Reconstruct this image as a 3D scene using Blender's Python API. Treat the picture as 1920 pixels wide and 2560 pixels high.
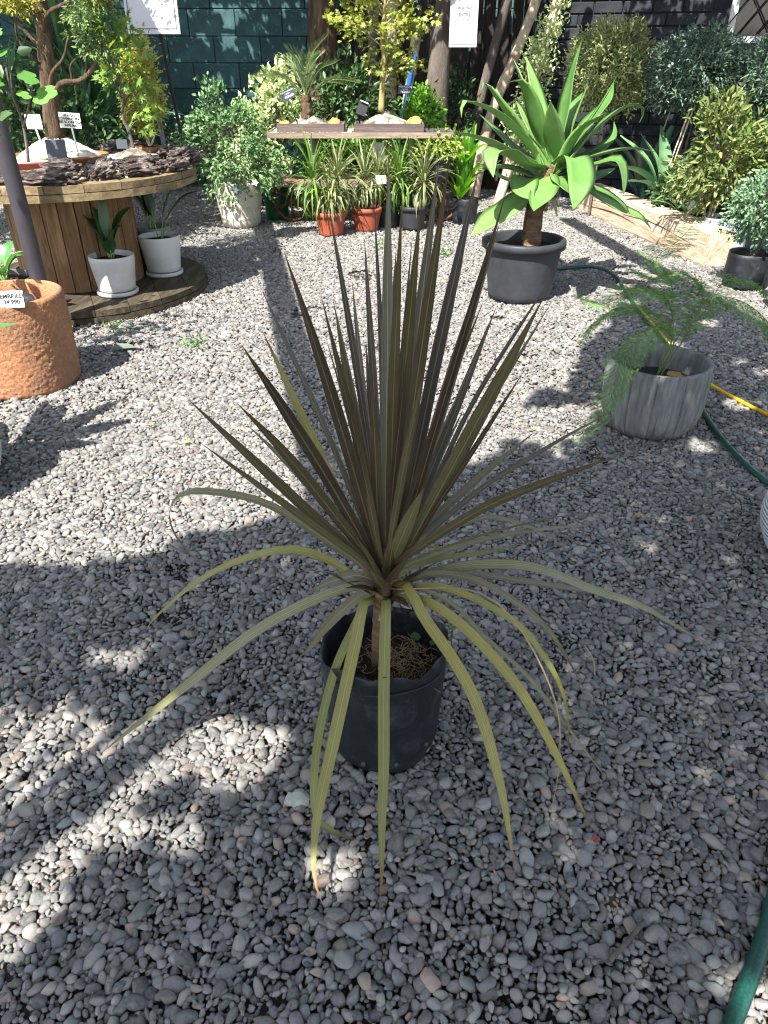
import bpy, bmesh, math, random
import numpy as np
from mathutils import Vector, Matrix, Euler, kdtree

# ------------------------------------------------------------------ camera, sky, sun, exposure
sc = bpy.context.scene
for o in list(bpy.data.objects):
    bpy.data.objects.remove(o)
COL = sc.collection
cam = bpy.data.cameras.new('camera')
cam.sensor_fit = 'HORIZONTAL'; cam.sensor_width = 36.0; cam.lens = 36.0 * 1780 / 1920
cam.clip_start = 0.02; cam.clip_end = 400
cam_o = bpy.data.objects.new('camera', cam); COL.objects.link(cam_o)
cam_o.location = (0, 0, 1.5); cam_o.rotation_euler = (math.radians(90 - 32.5), 0, 0)
sc.camera = cam_o

SUN_EL = math.radians(53)
SH = Vector((0.47, 0.88, 0)).normalized()                 # direction shadows fall on the ground
SUN = Vector((-SH.x * math.cos(SUN_EL), -SH.y * math.cos(SUN_EL), math.sin(SUN_EL)))
w = bpy.data.worlds.new('World'); sc.world = w; w.use_nodes = True
nt = w.node_tree; bg = nt.nodes['Background']
sky = nt.nodes.new('ShaderNodeTexSky'); sky.sky_type = 'NISHITA'; sky.sun_disc = False
sky.sun_elevation = SUN_EL; sky.sun_rotation = math.atan2(SUN.x, SUN.y)
sky.altitude = 500; sky.dust_density = 1.5
hsv = nt.nodes.new('ShaderNodeHueSaturation'); hsv.inputs['Saturation'].default_value = 0.62      # the camera's white balance for shade
nt.links.new(sky.outputs[0], hsv.inputs['Color']); nt.links.new(hsv.outputs[0], bg.inputs[0]); bg.inputs[1].default_value = 0.12
sl = bpy.data.lights.new('sun', 'SUN'); sl.energy = 5.0; sl.angle = math.radians(0.55); sl.color = (1.0, 0.955, 0.89)
so = bpy.data.objects.new('sun', sl); COL.objects.link(so)
so.rotation_euler = (-SUN).to_track_quat('-Z', 'Y').to_euler(); so.location = SUN * 30
vs = sc.view_settings
sc.display_settings.display_device = 'sRGB'
vs.view_transform = 'Standard'; vs.look = 'None'; vs.gamma = 1.0; vs.use_curve_mapping = False
vs.exposure = 1.75
sc.cycles.use_denoising = True; sc.cycles.filter_width = 1.15
sc.cycles.max_bounces = 5; sc.cycles.diffuse_bounces = 3; sc.cycles.adaptive_threshold = 0.025; sc.cycles.glossy_bounces = 2; sc.cycles.transmission_bounces = 4
sc.cycles.transparent_max_bounces = 6

R = random.Random(11)
NR = np.random.default_rng(11)

# ------------------------------------------------------------------ materials
def srgb(r, g, b):
    f = lambda c: (c / 255 / 12.92) if c <= 10 else ((c / 255 + 0.055) / 1.055) ** 2.4
    return (f(r), f(g), f(b), 1.0)

class NT:
    def __init__(s, name):
        s.m = bpy.data.materials.new(name); s.m.use_nodes = True
        s.t = s.m.node_tree; s.p = s.t.nodes['Principled BSDF']; s.out = s.t.nodes['Material Output']
    def n(s, kind, **kw):
        x = s.t.nodes.new('ShaderNode' + kind)
        for k, v in kw.items():
            if k in x.inputs.keys() if isinstance(k, str) else False: x.inputs[k].default_value = v
            else: setattr(x, k, v)
        return x
    def l(s, a, b): s.t.links.new(a, b)
    def coord(s, kind='Object', scale=(1, 1, 1)):
        tc = s.n('TexCoord'); mp = s.n('Mapping'); mp.inputs['Scale'].default_value = scale
        s.l(tc.outputs[kind], mp.inputs[0]); return mp.outputs[0]
    def noise(s, vec, scale, detail=5, rough=0.6, dist=0):
        x = s.n('TexNoise'); x.inputs['Scale'].default_value = scale; x.inputs['Detail'].default_value = detail
        x.inputs['Roughness'].default_value = rough; x.inputs['Distortion'].default_value = dist
        if vec is not None: s.l(vec, x.inputs['Vector'])
        return x.outputs['Fac']
    def ramp(s, fac, stops):
        x = s.n('ValToRGB'); e = x.color_ramp.elements
        while len(e) < len(stops): e.new(0.5)
        for i, (p, c) in enumerate(stops):
            e[i].position = p; e[i].color = c if len(c) == 4 else (*c, 1)
        s.l(fac, x.inputs[0]); return x.outputs[0]
    def mix(s, fac, a, b, mode='MIX'):
        x = s.n('Mix'); x.data_type = 'RGBA'; x.blend_type = mode
        for sock, val in ((x.inputs[0], fac), (x.inputs[6], a), (x.inputs[7], b)):
            if isinstance(val, (int, float)): sock.default_value = val
            elif isinstance(val, tuple): sock.default_value = val
            else: s.l(val, sock)
        return x.outputs[2]
    def math(s, op, a, b=None, clamp=False):
        x = s.n('Math'); x.operation = op; x.use_clamp = clamp
        for i, val in enumerate((a, b)):
            if val is None: continue
            if isinstance(val, (int, float)): x.inputs[i].default_value = val
            else: s.l(val, x.inputs[i])
        return x.outputs[0]
    def attr(s, name, typ='GEOMETRY'):
        x = s.n('Attribute'); x.attribute_name = name; x.attribute_type = typ; return x.outputs['Fac']
    def bump(s, h, strength=0.3, dist=0.01):
        x = s.n('Bump'); x.inputs['Strength'].default_value = strength; x.inputs['Distance'].default_value = dist
        s.l(h, x.inputs['Height']); s.l(x.outputs[0], s.p.inputs['Normal'])

def G3(a, b, c): return [(0.25, a), (0.5, b), (0.75, c)]

def stone_like(name, cols, scale=6, rough=0.85, bump=0.3, bscale=30, stretch=(1, 1, 1), spec=0.25, bdist=0.01, obj_var=0.0):
    k = NT(name); v = k.coord('Object', stretch)
    f = k.noise(v, scale, 8, 0.65)
    c = k.ramp(f, [(0.25 + 0.5 * i / max(1, len(cols) - 1), q) for i, q in enumerate(cols)])
    if obj_var:
        oi = k.n('ObjectInfo'); mr = k.n('MapRange'); k.l(oi.outputs['Random'], mr.inputs[0])
        mr.inputs[3].default_value = 1 - obj_var; mr.inputs[4].default_value = 1 + obj_var
        hs = k.n('HueSaturation'); k.l(mr.outputs[0], hs.inputs['Value']); k.l(c, hs.inputs['Color']); c = hs.outputs[0]
    k.l(c, k.p.inputs['Base Color']); k.p.inputs['Roughness'].default_value = rough
    k.p.inputs['Specular IOR Level'].default_value = spec
    if bump: k.bump(k.noise(v, bscale, 6, 0.7), bump, bdist)
    return k.m

def wood(name, cols, axis=2, scale=3.0, rough=0.75, bump=0.35, knots=True, obj_var=0.15):
    k = NT(name); st = [9, 9, 9]; st[axis] = 0.8
    oi = k.n('ObjectInfo')
    tc = k.n('TexCoord'); mp = k.n('Mapping'); mp.inputs['Scale'].default_value = st
    k.l(tc.outputs['Object'], mp.inputs[0])
    cm = k.n('CombineXYZ'); k.l(k.math('MULTIPLY', oi.outputs['Random'], 37.0), cm.inputs[0]); k.l(k.math('MULTIPLY', oi.outputs['Random'], 11.0), cm.inputs[2])
    k.l(cm.outputs[0], mp.inputs['Location'])
    v = mp.outputs[0]
    f = k.noise(v, scale, 8, 0.7, 1.2)
    f2 = k.noise(v, scale * 6, 4, 0.6)
    fac = k.math('ADD', k.math('MULTIPLY', f, 0.75), k.math('MULTIPLY', f2, 0.25))
    c = k.ramp(fac, [(0.3 + 0.4 * i / max(1, len(cols) - 1), q) for i, q in enumerate(cols)])
    mr = k.n('MapRange'); k.l(oi.outputs['Random'], mr.inputs[0]); mr.inputs[3].default_value = 1 - obj_var; mr.inputs[4].default_value = 1 + obj_var
    hs = k.n('HueSaturation'); k.l(mr.outputs[0], hs.inputs['Value']); k.l(c, hs.inputs['Color'])
    k.l(hs.outputs[0], k.p.inputs['Base Color']); k.p.inputs['Roughness'].default_value = rough
    k.p.inputs['Specular IOR Level'].default_value = 0.2
    k.bump(fac, bump, 0.006)
    return k.m

def plain(name, c, rough=0.6, spec=0.3, metal=0.0, bump=0, bscale=60, var=0.12):
    k = NT(name); v = k.coord('Object')
    f = k.noise(v, 9, 5)
    lo = tuple(x * (1 - var) for x in c[:3]) + (1,); hi = tuple(min(1, x * (1 + var)) for x in c[:3]) + (1,)
    k.l(k.ramp(f, [(0.3, lo), (0.7, hi)]), k.p.inputs['Base Color'])
    k.p.inputs['Roughness'].default_value = rough; k.p.inputs['Specular IOR Level'].default_value = spec; k.p.inputs['Metallic'].default_value = metal
    if bump: k.bump(k.noise(v, bscale, 5), bump, 0.004)
    return k.m

def leafmat(name, c1, c2, tip=None, tip_at=0.85, rough=0.45, trans=0.35, spec=0.4, stripe=None, margin=None, nscale=14, bump=0.15, base=None, mottle=None):
    """v: random per leaf, u: along the leaf, s: across the leaf"""
    k = NT(name); va = k.attr('v'); ua = k.attr('u'); sa = k.attr('s')
    c = k.mix(va, c1, c2)
    f = k.noise(k.coord('Object'), nscale, 4)
    dk = k.mix(0.35, c, (0, 0, 0, 1)); c = k.mix(k.math('MULTIPLY', k.math('SUBTRACT', 0.62, f, True), 1.6, True), c, dk)
    if mottle:
        f3 = k.noise(k.coord('Object'), mottle[1], 3, 0.6); c = k.mix(k.math('MULTIPLY', k.math('SUBTRACT', f3, 0.46, True), mottle[2], True), c, mottle[0])
        f4 = k.noise(k.coord('Object'), mottle[1] * 7, 4, 0.7); c = k.mix(k.math('MULTIPLY', k.math('SUBTRACT', f4, 0.66, True), 5.0, True), c, mottle[3])
    if stripe:
        wv = k.math('ABSOLUTE', k.math('SINE', k.math('MULTIPLY', sa, 9.0)))
        c = k.mix(k.math('MULTIPLY', wv, stripe[1]), c, stripe[0])
        mid = k.math('GREATER_THAN', 0.09, k.math('ABSOLUTE', sa))
        c = k.mix(k.math('MULTIPLY', mid, 0.45), c, stripe[2])
    if margin:
        mr = k.n('MapRange'); k.l(k.math('ABSOLUTE', sa), mr.inputs[0]); mr.inputs[1].default_value = margin[1]; mr.inputs[2].default_value = margin[1] + 0.12
        c = k.mix(mr.outputs[0], c, margin[0])
    if base:
        mr = k.n('MapRange'); k.l(ua, mr.inputs[0]); mr.inputs[1].default_value = 0.0; mr.inputs[2].default_value = base[1]; mr.inputs[3].default_value = 1; mr.inputs[4].default_value = 0
        c = k.mix(mr.outputs[0], c, base[0])
    if tip:
        mr = k.n('MapRange'); k.l(k.math('ADD', ua, k.math('MULTIPLY', k.math('SUBTRACT', f, 0.5), 0.25)), mr.inputs[0])
        mr.inputs[1].default_value = tip_at; mr.inputs[2].default_value = min(1.0, tip_at + 0.1)
        c = k.mix(mr.outputs[0], c, tip)
    k.l(c, k.p.inputs['Base Color']); k.p.inputs['Roughness'].default_value = rough; k.p.inputs['Specular IOR Level'].default_value = spec
    if bump:
        h = k.math('SINE', k.math('MULTIPLY', sa, 26.0)) if stripe else k.noise(k.coord('Object'), 60, 3)
        k.bump(h, bump, 0.002)
    if trans:
        tr = k.n('BsdfTranslucent'); hs = k.n('HueSaturation'); hs.inputs['Value'].default_value = 1.25; hs.inputs['Saturation'].default_value = 1.15
        k.l(c, hs.inputs['Color']); k.l(hs.outputs[0], tr.inputs[0])
        ms = k.n('MixShader'); ms.inputs[0].default_value = trans
        k.l(k.p.outputs[0], ms.inputs[1]); k.l(tr.outputs[0], ms.inputs[2]); k.l(ms.outputs[0], k.out.inputs[0])
    return k.m

# ------------------------------------------------------------------ mesh building
class MB:
    def __init__(s): s.V = []; s.Q = []; s.T = []; s.A = []; s.n = 0
    def add(s, verts, quads=None, tris=None, v=0.5, u=0.5, sv=0.0):
        verts = np.asarray(verts, float).reshape(-1, 3); m = len(verts)
        s.V.append(verts)
        a = np.empty((m, 3)); a[:, 0] = v; a[:, 1] = u; a[:, 2] = sv; s.A.append(a)
        if quads is not None and len(quads): s.Q.append(np.asarray(quads, int).reshape(-1, 4) + s.n)
        if tris is not None and len(tris): s.T.append(np.asarray(tris, int).reshape(-1, 3) + s.n)
        s.n += m; return s
    def mesh(s, name, smooth=True):
        V = np.concatenate(s.V); A = np.concatenate(s.A)
        Q = np.concatenate(s.Q) if s.Q else np.zeros((0, 4), int); T = np.concatenate(s.T) if s.T else np.zeros((0, 3), int)
        me = bpy.data.meshes.new(name); me.vertices.add(len(V)); me.vertices.foreach_set('co', V.astype(np.float32).ravel())
        li = np.concatenate([Q.ravel(), T.ravel()]).astype(np.int32)
        me.loops.add(len(li)); me.loops.foreach_set('vertex_index', li)
        me.polygons.add(len(Q) + len(T))
        st = np.concatenate([np.arange(len(Q)) * 4, len(Q) * 4 + np.arange(len(T)) * 3]).astype(np.int32)
        me.polygons.foreach_set('loop_start', st)
        me.polygons.foreach_set('use_smooth', np.full(len(st), smooth))
        for i, nm in enumerate('vus'):
            at = me.attributes.new(nm, 'FLOAT', 'POINT'); at.data.foreach_set('value', A[:, i].astype(np.float32))
        me.update(calc_edges=True); me.validate()
        return me
    def build(s, name, mat, parent=None, smooth=True, loc=None):
        me = s.mesh(name, smooth); me.materials.append(mat)
        return link(name, me, parent, loc)
    # shapes
    def box(s, c, size, rz=0.0, rx=0.0, ry=0.0, v=0.5):
        h = np.array(size) / 2
        p = np.array([[x, y, z] for z in (-1, 1) for y in (-1, 1) for x in (-1, 1)], float) * h
        m = np.array(Euler((rx, ry, rz)).to_matrix()); p = p @ m.T + np.array(c)
        return s.add(p, [(0, 2, 3, 1), (4, 5, 7, 6), (0, 1, 5, 4), (2, 6, 7, 3), (0, 4, 6, 2), (1, 3, 7, 5)], v=v)
    def tube(s, path, radii, n=8, caps=True, v=0.5, rough=0.0):
        P = np.asarray(path, float); m = len(P)
        r = np.full(m, radii) if np.isscalar(radii) else np.interp(np.linspace(0, 1, m), np.linspace(0, 1, len(radii)), radii)
        T = np.gradient(P, axis=0); T /= np.linalg.norm(T, axis=1)[:, None] + 1e-9
        ref = np.array([0.0, 0, 1.0]) if abs(T[0][2]) < 0.9 else np.array([1.0, 0, 0])
        a = np.cross(T[0], ref); a /= np.linalg.norm(a)
        ang = np.arange(n) * 2 * math.pi / n; vv = []
        for i in range(m):
            a = a - T[i] * a.dot(T[i]); a /= np.linalg.norm(a) + 1e-9; b = np.cross(T[i], a)
            rr = r[i] * (1 + (NR.normal(0, rough, n) if rough else 0))
            vv.append(P[i] + (np.cos(ang) * rr)[:, None] * a + (np.sin(ang) * rr)[:, None] * b)
        q = [(i * n + j, i * n + (j + 1) % n, (i + 1) * n + (j + 1) % n, (i + 1) * n + j) for i in range(m - 1) for j in range(n)]
        vv = np.concatenate(vv); t = []
        if caps:
            k = len(vv); vv = np.concatenate([vv, P[:1], P[-1:]])
            t = [(k, (j + 1) % n, j) for j in range(n)] + [(k + 1, (m - 1) * n + j, (m - 1) * n + (j + 1) % n) for j in range(n)]
        u = np.concatenate([np.repeat(np.linspace(0, 1, m), n), [0, 1]]) if caps else np.repeat(np.linspace(0, 1, m), n)
        return s.add(vv, q, t, v=v, u=u)
    def lathe(s, prof, n=40, c=(0, 0, 0), wob=0.0, wobf=3, fn=None):
        ang = np.arange(n) * 2 * math.pi / n; vv = []
        ph = NR.uniform(0, 6)
        for i, (r, z) in enumerate(prof):
            rr = r * (1 + wob * np.sin(wobf * ang + ph + i * 0.3))
            zz = np.full(n, z)
            if fn is not None: rr, zz = fn(i, ang, rr, zz)
            vv.append(np.stack([rr * np.cos(ang), rr * np.sin(ang), zz], 1))
        q = [(i * n + j, i * n + (j + 1) % n, (i + 1) * n + (j + 1) % n, (i + 1) * n + j) for i in range(len(prof) - 1) for j in range(n)]
        return s.add(np.concatenate(vv) + np.array(c), q)
    def leaves(s, pos, d, nrm, size, asp=0.45, fold=0.18, bend=0.12, rng=NR, v=None):
        pos = np.asarray(pos); m = len(pos); d = d / (np.linalg.norm(d, axis=1)[:, None] + 1e-9)
        nrm = nrm - d * np.sum(nrm * d, 1)[:, None]; nrm /= np.linalg.norm(nrm, axis=1)[:, None] + 1e-9
        sd = np.cross(d, nrm); L = np.asarray(size).reshape(-1, 1) * np.ones((m, 1)); W = L * asp / 2
        f = W * fold * 2; b = L * bend
        B = pos; R1 = pos + d * L * .3 + sd * W + nrm * f; R2 = pos + d * L * .7 + sd * W * .75 + nrm * (f - b * .4)
        Tp = pos + d * L - nrm * b; L2 = pos + d * L * .7 - sd * W * .75 + nrm * (f - b * .4); L1 = pos + d * L * .3 - sd * W + nrm * f
        vv = np.stack([B, R1, R2, Tp, L2, L1], 1).reshape(-1, 3)
        k = np.arange(m)[:, None] * 6
        q = np.concatenate([k + np.array([0, 1, 2, 3]), k + np.array([0, 3, 4, 5])])
        rv = rng.uniform(0, 1, m) if v is None else v
        return s.add(vv, q, v=np.repeat(rv, 6), u=np.tile([0, .3, .7, 1, .7, .3], m), sv=np.tile([0, 1, .8, 0, -.8, -1], m))
    def lobed(s, pos, d, nrm, size, lobes, v=None, rng=NR, cup=0.12):
        """palmate leaf: outline given as (angle, radius) pairs, a fan of triangles from the stalk end"""
        pos = np.asarray(pos); m = len(pos); d = d / (np.linalg.norm(d, axis=1)[:, None] + 1e-9)
        nrm = nrm - d * np.sum(nrm * d, 1)[:, None]; nrm /= np.linalg.norm(nrm, axis=1)[:, None] + 1e-9
        sd = np.cross(d, nrm); L = np.asarray(size).reshape(-1, 1) * np.ones((m, 1))
        cen = pos + d * L * 0.3; pts = [cen]
        for a, r in lobes: pts.append(cen + d * L * (r * math.cos(a)) + sd * L * (r * math.sin(a)) - nrm * L * (cup * r * r))
        K = len(lobes); vv = np.stack(pts, 1).reshape(-1, 3); k = np.arange(m)[:, None] * (K + 1)
        t = np.concatenate([k + np.array([0, 1 + j, 1 + (j + 1) % K]) for j in range(K)])
        rv = rng.uniform(0, 1, m) if v is None else v
        return s.add(vv, None, t, v=np.repeat(rv, K + 1), u=np.tile([0.2] + [0.7] * K, m))
    def strip(s, path, w, prof, side=None, fold=0.2, twist=0.0, v=0.5, n=14, thick=0.0, up=None, wave=0.0, roll=0.0):
        P = cr(path, n); T = np.gradient(P, axis=0); T /= np.linalg.norm(T, axis=1)[:, None] + 1e-9
        u = np.linspace(0, 1, n); pw = np.array([prof(x) for x in u]) * w / 2
        if side is None:
            h = P[-1] - P[0]; h[2] = 0
            if np.linalg.norm(h) < 1e-3: h = np.array([0, 1.0, 0])
            side = np.cross(h / np.linalg.norm(h), [0, 0, 1.0])
        cols = np.array([-1, -.55, 0, .55, 1.0]); top = []; bot = []
        for i in range(n):
            sd = side - T[i] * np.dot(side, T[i]); sd /= np.linalg.norm(sd) + 1e-9
            nm = np.cross(sd, T[i])
            tw = roll + twist * u[i]; c_, s_ = math.cos(tw), math.sin(tw); sd, nm = sd * c_ + nm * s_, nm * c_ - sd * s_
            wv = wave * w * np.sin(u[i] * 17 + cols * 2.0) * np.abs(cols)
            row = P[i] + (cols * pw[i])[:, None] * sd + (fold * np.abs(cols) * pw[i] + wv * (pw[i] / (w / 2)))[:, None] * nm
            top.append(row)
            if thick: bot.append(row[1:4] - (thick * np.array([.7, 1, .7]) * (1 - .75 * u[i]) * min(1, pw[i] / (w * .25)))[:, None] * nm)
        top = np.concatenate(top)
        q = [(i * 5 + j, i * 5 + j + 1, (i + 1) * 5 + j + 1, (i + 1) * 5 + j) for i in range(n - 1) for j in range(4)]
        uu = np.repeat(u, 5); ss = np.tile(cols, n)
        if thick:
            o = n * 5; bot = np.concatenate(bot)
            ix = lambda i, j: i * 5 if j == 0 else (i * 5 + 4 if j == 4 else o + i * 3 + j - 1)
            q += [(ix(i + 1, j), ix(i + 1, j + 1), ix(i, j + 1), ix(i, j)) for i in range(n - 1) for j in range(4)]
            top = np.concatenate([top, bot]); uu = np.concatenate([uu, np.repeat(u, 3)]); ss = np.concatenate([ss, np.tile([-.5, 0, .5], n)])
        return s.add(top, q, v=v, u=uu, sv=ss)

def cr(pts, n):
    p = np.asarray(pts, float)
    if len(p) == 2: return p[0] + (p[1] - p[0]) * np.linspace(0, 1, n)[:, None]
    d = np.linalg.norm(np.diff(p, axis=0), axis=1) ** 0.5; t = np.concatenate([[0], np.cumsum(d)]); t /= t[-1]
    m = np.gradient(p, t, axis=0); tt = np.linspace(0, 1, 60); out = []
    for x in tt:
        i = min(np.searchsorted(t, x, 'right') - 1, len(p) - 2); h = t[i + 1] - t[i]; y = (x - t[i]) / h
        out.append((2*y**3 - 3*y**2 + 1) * p[i] + (y**3 - 2*y**2 + y) * h * m[i] + (-2*y**3 + 3*y**2) * p[i + 1] + (y**3 - y**2) * h * m[i + 1])
    out = np.array(out); L = np.concatenate([[0], np.cumsum(np.linalg.norm(np.diff(out, axis=0), axis=1))]); L /= L[-1]
    g = np.linspace(0, 1, n)
    return np.stack([np.interp(g, L, out[:, k]) for k in range(3)], 1)

def link(name, data, parent=None, loc=None):
    o = bpy.data.objects.new(name, data); COL.objects.link(o)
    if parent is not None:
        o.parent = parent
        o.matrix_parent_inverse = Matrix.Translation(parent.location).inverted() if loc is None else Matrix.Identity(4)
    if loc is not None: o.location = loc
    return o
def thing(name, label, cat, loc, group=None):
    o = bpy.data.objects.new(name, None); COL.objects.link(o); o.location = loc; o.empty_display_size = 0.1
    return tag(o, label, cat, group)
def tag(o, label=None, cat=None, group=None, kind=None):
    if label: o['label'] = label
    if cat: o['category'] = cat
    if group: o['group'] = group
    o['kind'] = kind or 'thing'
    return o
def hull(points, name='hull'):
    bm = bmesh.new()
    for p in points: bm.verts.new(p)
    r = bmesh.ops.convex_hull(bm, input=bm.verts)
    bmesh.ops.delete(bm, geom=list(set(r['geom_interior'] + r['geom_unused'])), context='VERTS') if (r['geom_interior'] or r['geom_unused']) else None
    bmesh.ops.recalc_face_normals(bm, faces=bm.faces)
    me = bpy.data.meshes.new(name); bm.to_mesh(me); bm.free(); return me
def bevbox(size, b, name='piece'):
    h = np.array(size) / 2; pts = []
    for sx in (-1, 1):
        for sy in (-1, 1):
            for sz in (-1, 1):
                c = np.array([sx, sy, sz]); 
                for k in range(3):
                    q = c * (h - b); q[k] = c[k] * h[k]; pts.append(q)
    return hull(pts, name)
def rough_rock(name, mat, size, parent=None, loc=None, seed=0, sub=3, amp=0.25, freq=2.0, flat=None, rz=0.0):
    """an uneven solid: a subdivided ball pushed about by layered noise"""
    from mathutils import noise as mn
    bm = bmesh.new(); bmesh.ops.create_icosphere(bm, subdivisions=sub, radius=1.0)
    off = Vector((seed * 3.1, seed * 7.7, seed * 1.3))
    for v_ in bm.verts:
        p = v_.co.copy(); k = mn.fractal(p * freq + off, 1.0, 2.0, 4) * amp
        v_.co = p * (1 + k)
        v_.co = Vector((v_.co.x * size[0], v_.co.y * size[1], v_.co.z * size[2]))
        if flat is not None: v_.co.z = max(v_.co.z, flat)
    bm.transform(Matrix.Rotation(rz, 4, 'Z'))
    me = bpy.data.meshes.new(name); bm.to_mesh(me); bm.free(); me.materials.append(mat)
    for p_ in me.polygons: p_.use_smooth = True
    return link(name, me, parent, loc)

def text_part(parent, body, size, loc, rot, mat, name='lettering', align='CENTER', sx=1.0):
    cu = bpy.data.curves.new(name, 'FONT'); cu.body = body; cu.size = size; cu.align_x = align; cu.align_y = 'CENTER'; cu.extrude = 0.0006; cu.offset = size * 0.018
    cu.space_line = 0.95; cu.materials.append(mat)
    tmp = bpy.data.objects.new(name, cu); COL.objects.link(tmp)
    me = bpy.data.meshes.new_from_object(tmp); me.name = name; bpy.data.objects.remove(tmp); bpy.data.curves.remove(cu)
    if not me.materials: me.materials.append(mat)
    o = bpy.data.objects.new(name, me); COL.objects.link(o); o.parent = parent
    o.matrix_parent_inverse = Matrix.Translation(parent.location).inverted()
    o.location = loc; o.rotation_euler = rot; o.scale = (sx, 1, 1)
    return o

# ------------------------------------------------------------------ ground and gravel
k = NT('soil'); v_ = k.coord('Object'); f_ = k.noise(v_, 30, 8, 0.75)
k.l(k.ramp(f_, [(0.3, srgb(40, 36, 32)), (0.55, srgb(74, 67, 59)), (0.8, srgb(108, 99, 88))]), k.p.inputs['Base Color'])
k.p.inputs['Roughness'].default_value = 0.95; k.bump(k.noise(v_, 90, 6, 0.8), 0.9, 0.02)
M_SOIL = k.m
me = bpy.data.meshes.new('ground')
me.from_pydata([(-40, -30, 0), (40, -30, 0), (40, 50, 0), (-40, 50, 0)], [], [(0, 1, 2, 3)]); me.materials.append(M_SOIL)
gr = link('ground', me); gr.location.z = -0.012; tag(gr, kind='structure')

k = NT('pebble'); oi = k.n('ObjectInfo'); rnd = oi.outputs['Random']
r2 = k.math('FRACT', k.math('MULTIPLY', rnd, 17.31)); r3 = k.math('FRACT', k.math('MULTIPLY', rnd, 91.7))
hue = k.ramp(rnd, [(0.0, srgb(117, 118, 117)), (0.16, srgb(132, 130, 126)), (0.32, srgb(107, 110, 112)), (0.46, srgb(126, 119, 118)),
                   (0.58, srgb(116, 121, 117)), (0.70, srgb(138, 134, 127)), (0.82, srgb(97, 99, 103)), (0.93, srgb(142, 136, 126)), (0.98, srgb(142, 124, 112)), (1.0, srgb(112, 105, 104))])
hs = k.n('HueSaturation'); mr = k.n('MapRange'); k.l(r2, mr.inputs[0]); mr.inputs[3].default_value = 0.58; mr.inputs[4].default_value = 1.55
k.l(mr.outputs[0], hs.inputs['Value']); hs.inputs['Saturation'].default_value = 1.0; k.l(hue, hs.inputs['Color'])
tc = k.n('TexCoord'); mp = k.n('Mapping'); k.l(tc.outputs['Object'], mp.inputs[0])
cb = k.n('CombineXYZ'); k.l(k.math('MULTIPLY', r3, 50.0), cb.inputs[0]); k.l(cb.outputs[0], mp.inputs['Location'])
nf = k.noise(mp.outputs[0], 2.4, 6, 0.7); nf2 = k.noise(mp.outputs[0], 14, 4, 0.7)
c = k.mix(k.math('MULTIPLY', k.math('SUBTRACT', nf, 0.42, True), 1.5, True), hs.outputs[0], srgb(166, 158, 146))
c = k.mix(k.math('MULTIPLY', k.math('SUBTRACT', 0.5, nf2, True), 1.6, True), c, srgb(74, 72, 72))
k.l(c, k.p.inputs['Base Color']); k.p.inputs['Roughness'].default_value = 0.78; k.p.inputs['Specular IOR Level'].default_value = 0.28
k.bump(k.math('ADD', nf, k.math('MULTIPLY', nf2, 0.5)), 0.5, 0.2)
M_PEB = k.m

def make_pebbles():
    from mathutils import noise as mn
    pc = bpy.data.collections.new('pebble_shapes')
    for i in range(18):
        bm = bmesh.new(); bmesh.ops.create_icosphere(bm, subdivisions=2, radius=1.0)
        rr = random.Random(100 + i); off = Vector((i * 5.3, i * 2.1, i * 9.7))
        e = rr.uniform(0.66, 0.95); fl = rr.uniform(0.48, 0.75); cuts = []
        for _ in range(rr.choice((2, 4, 6, 8)) if i % 3 else 11):
            n_ = Vector((rr.gauss(0, 1), rr.gauss(0, 1), rr.gauss(0, .8))).normalized(); cuts.append((n_, rr.uniform(0.58, 0.86)))
        for v in bm.verts:
            p = v.co.copy()
            for n_, d_ in cuts:
                dd = p.dot(n_)
                if dd > d_: p -= n_ * (dd - d_) * 0.93
            p *= 1 + 0.16 * mn.noise(p * 1.4 + off) + 0.05 * mn.noise(p * 3.5 + off)
            v.co = Vector((p.x, p.y * e, p.z * fl))
        me = bpy.data.meshes.new('pebble'); bm.to_mesh(me); bm.free(); me.materials.append(M_PEB)
        for q in me.polygons: q.use_smooth = True
        pc.objects.link(bpy.data.objects.new('pebble', me))
    return pc

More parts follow.
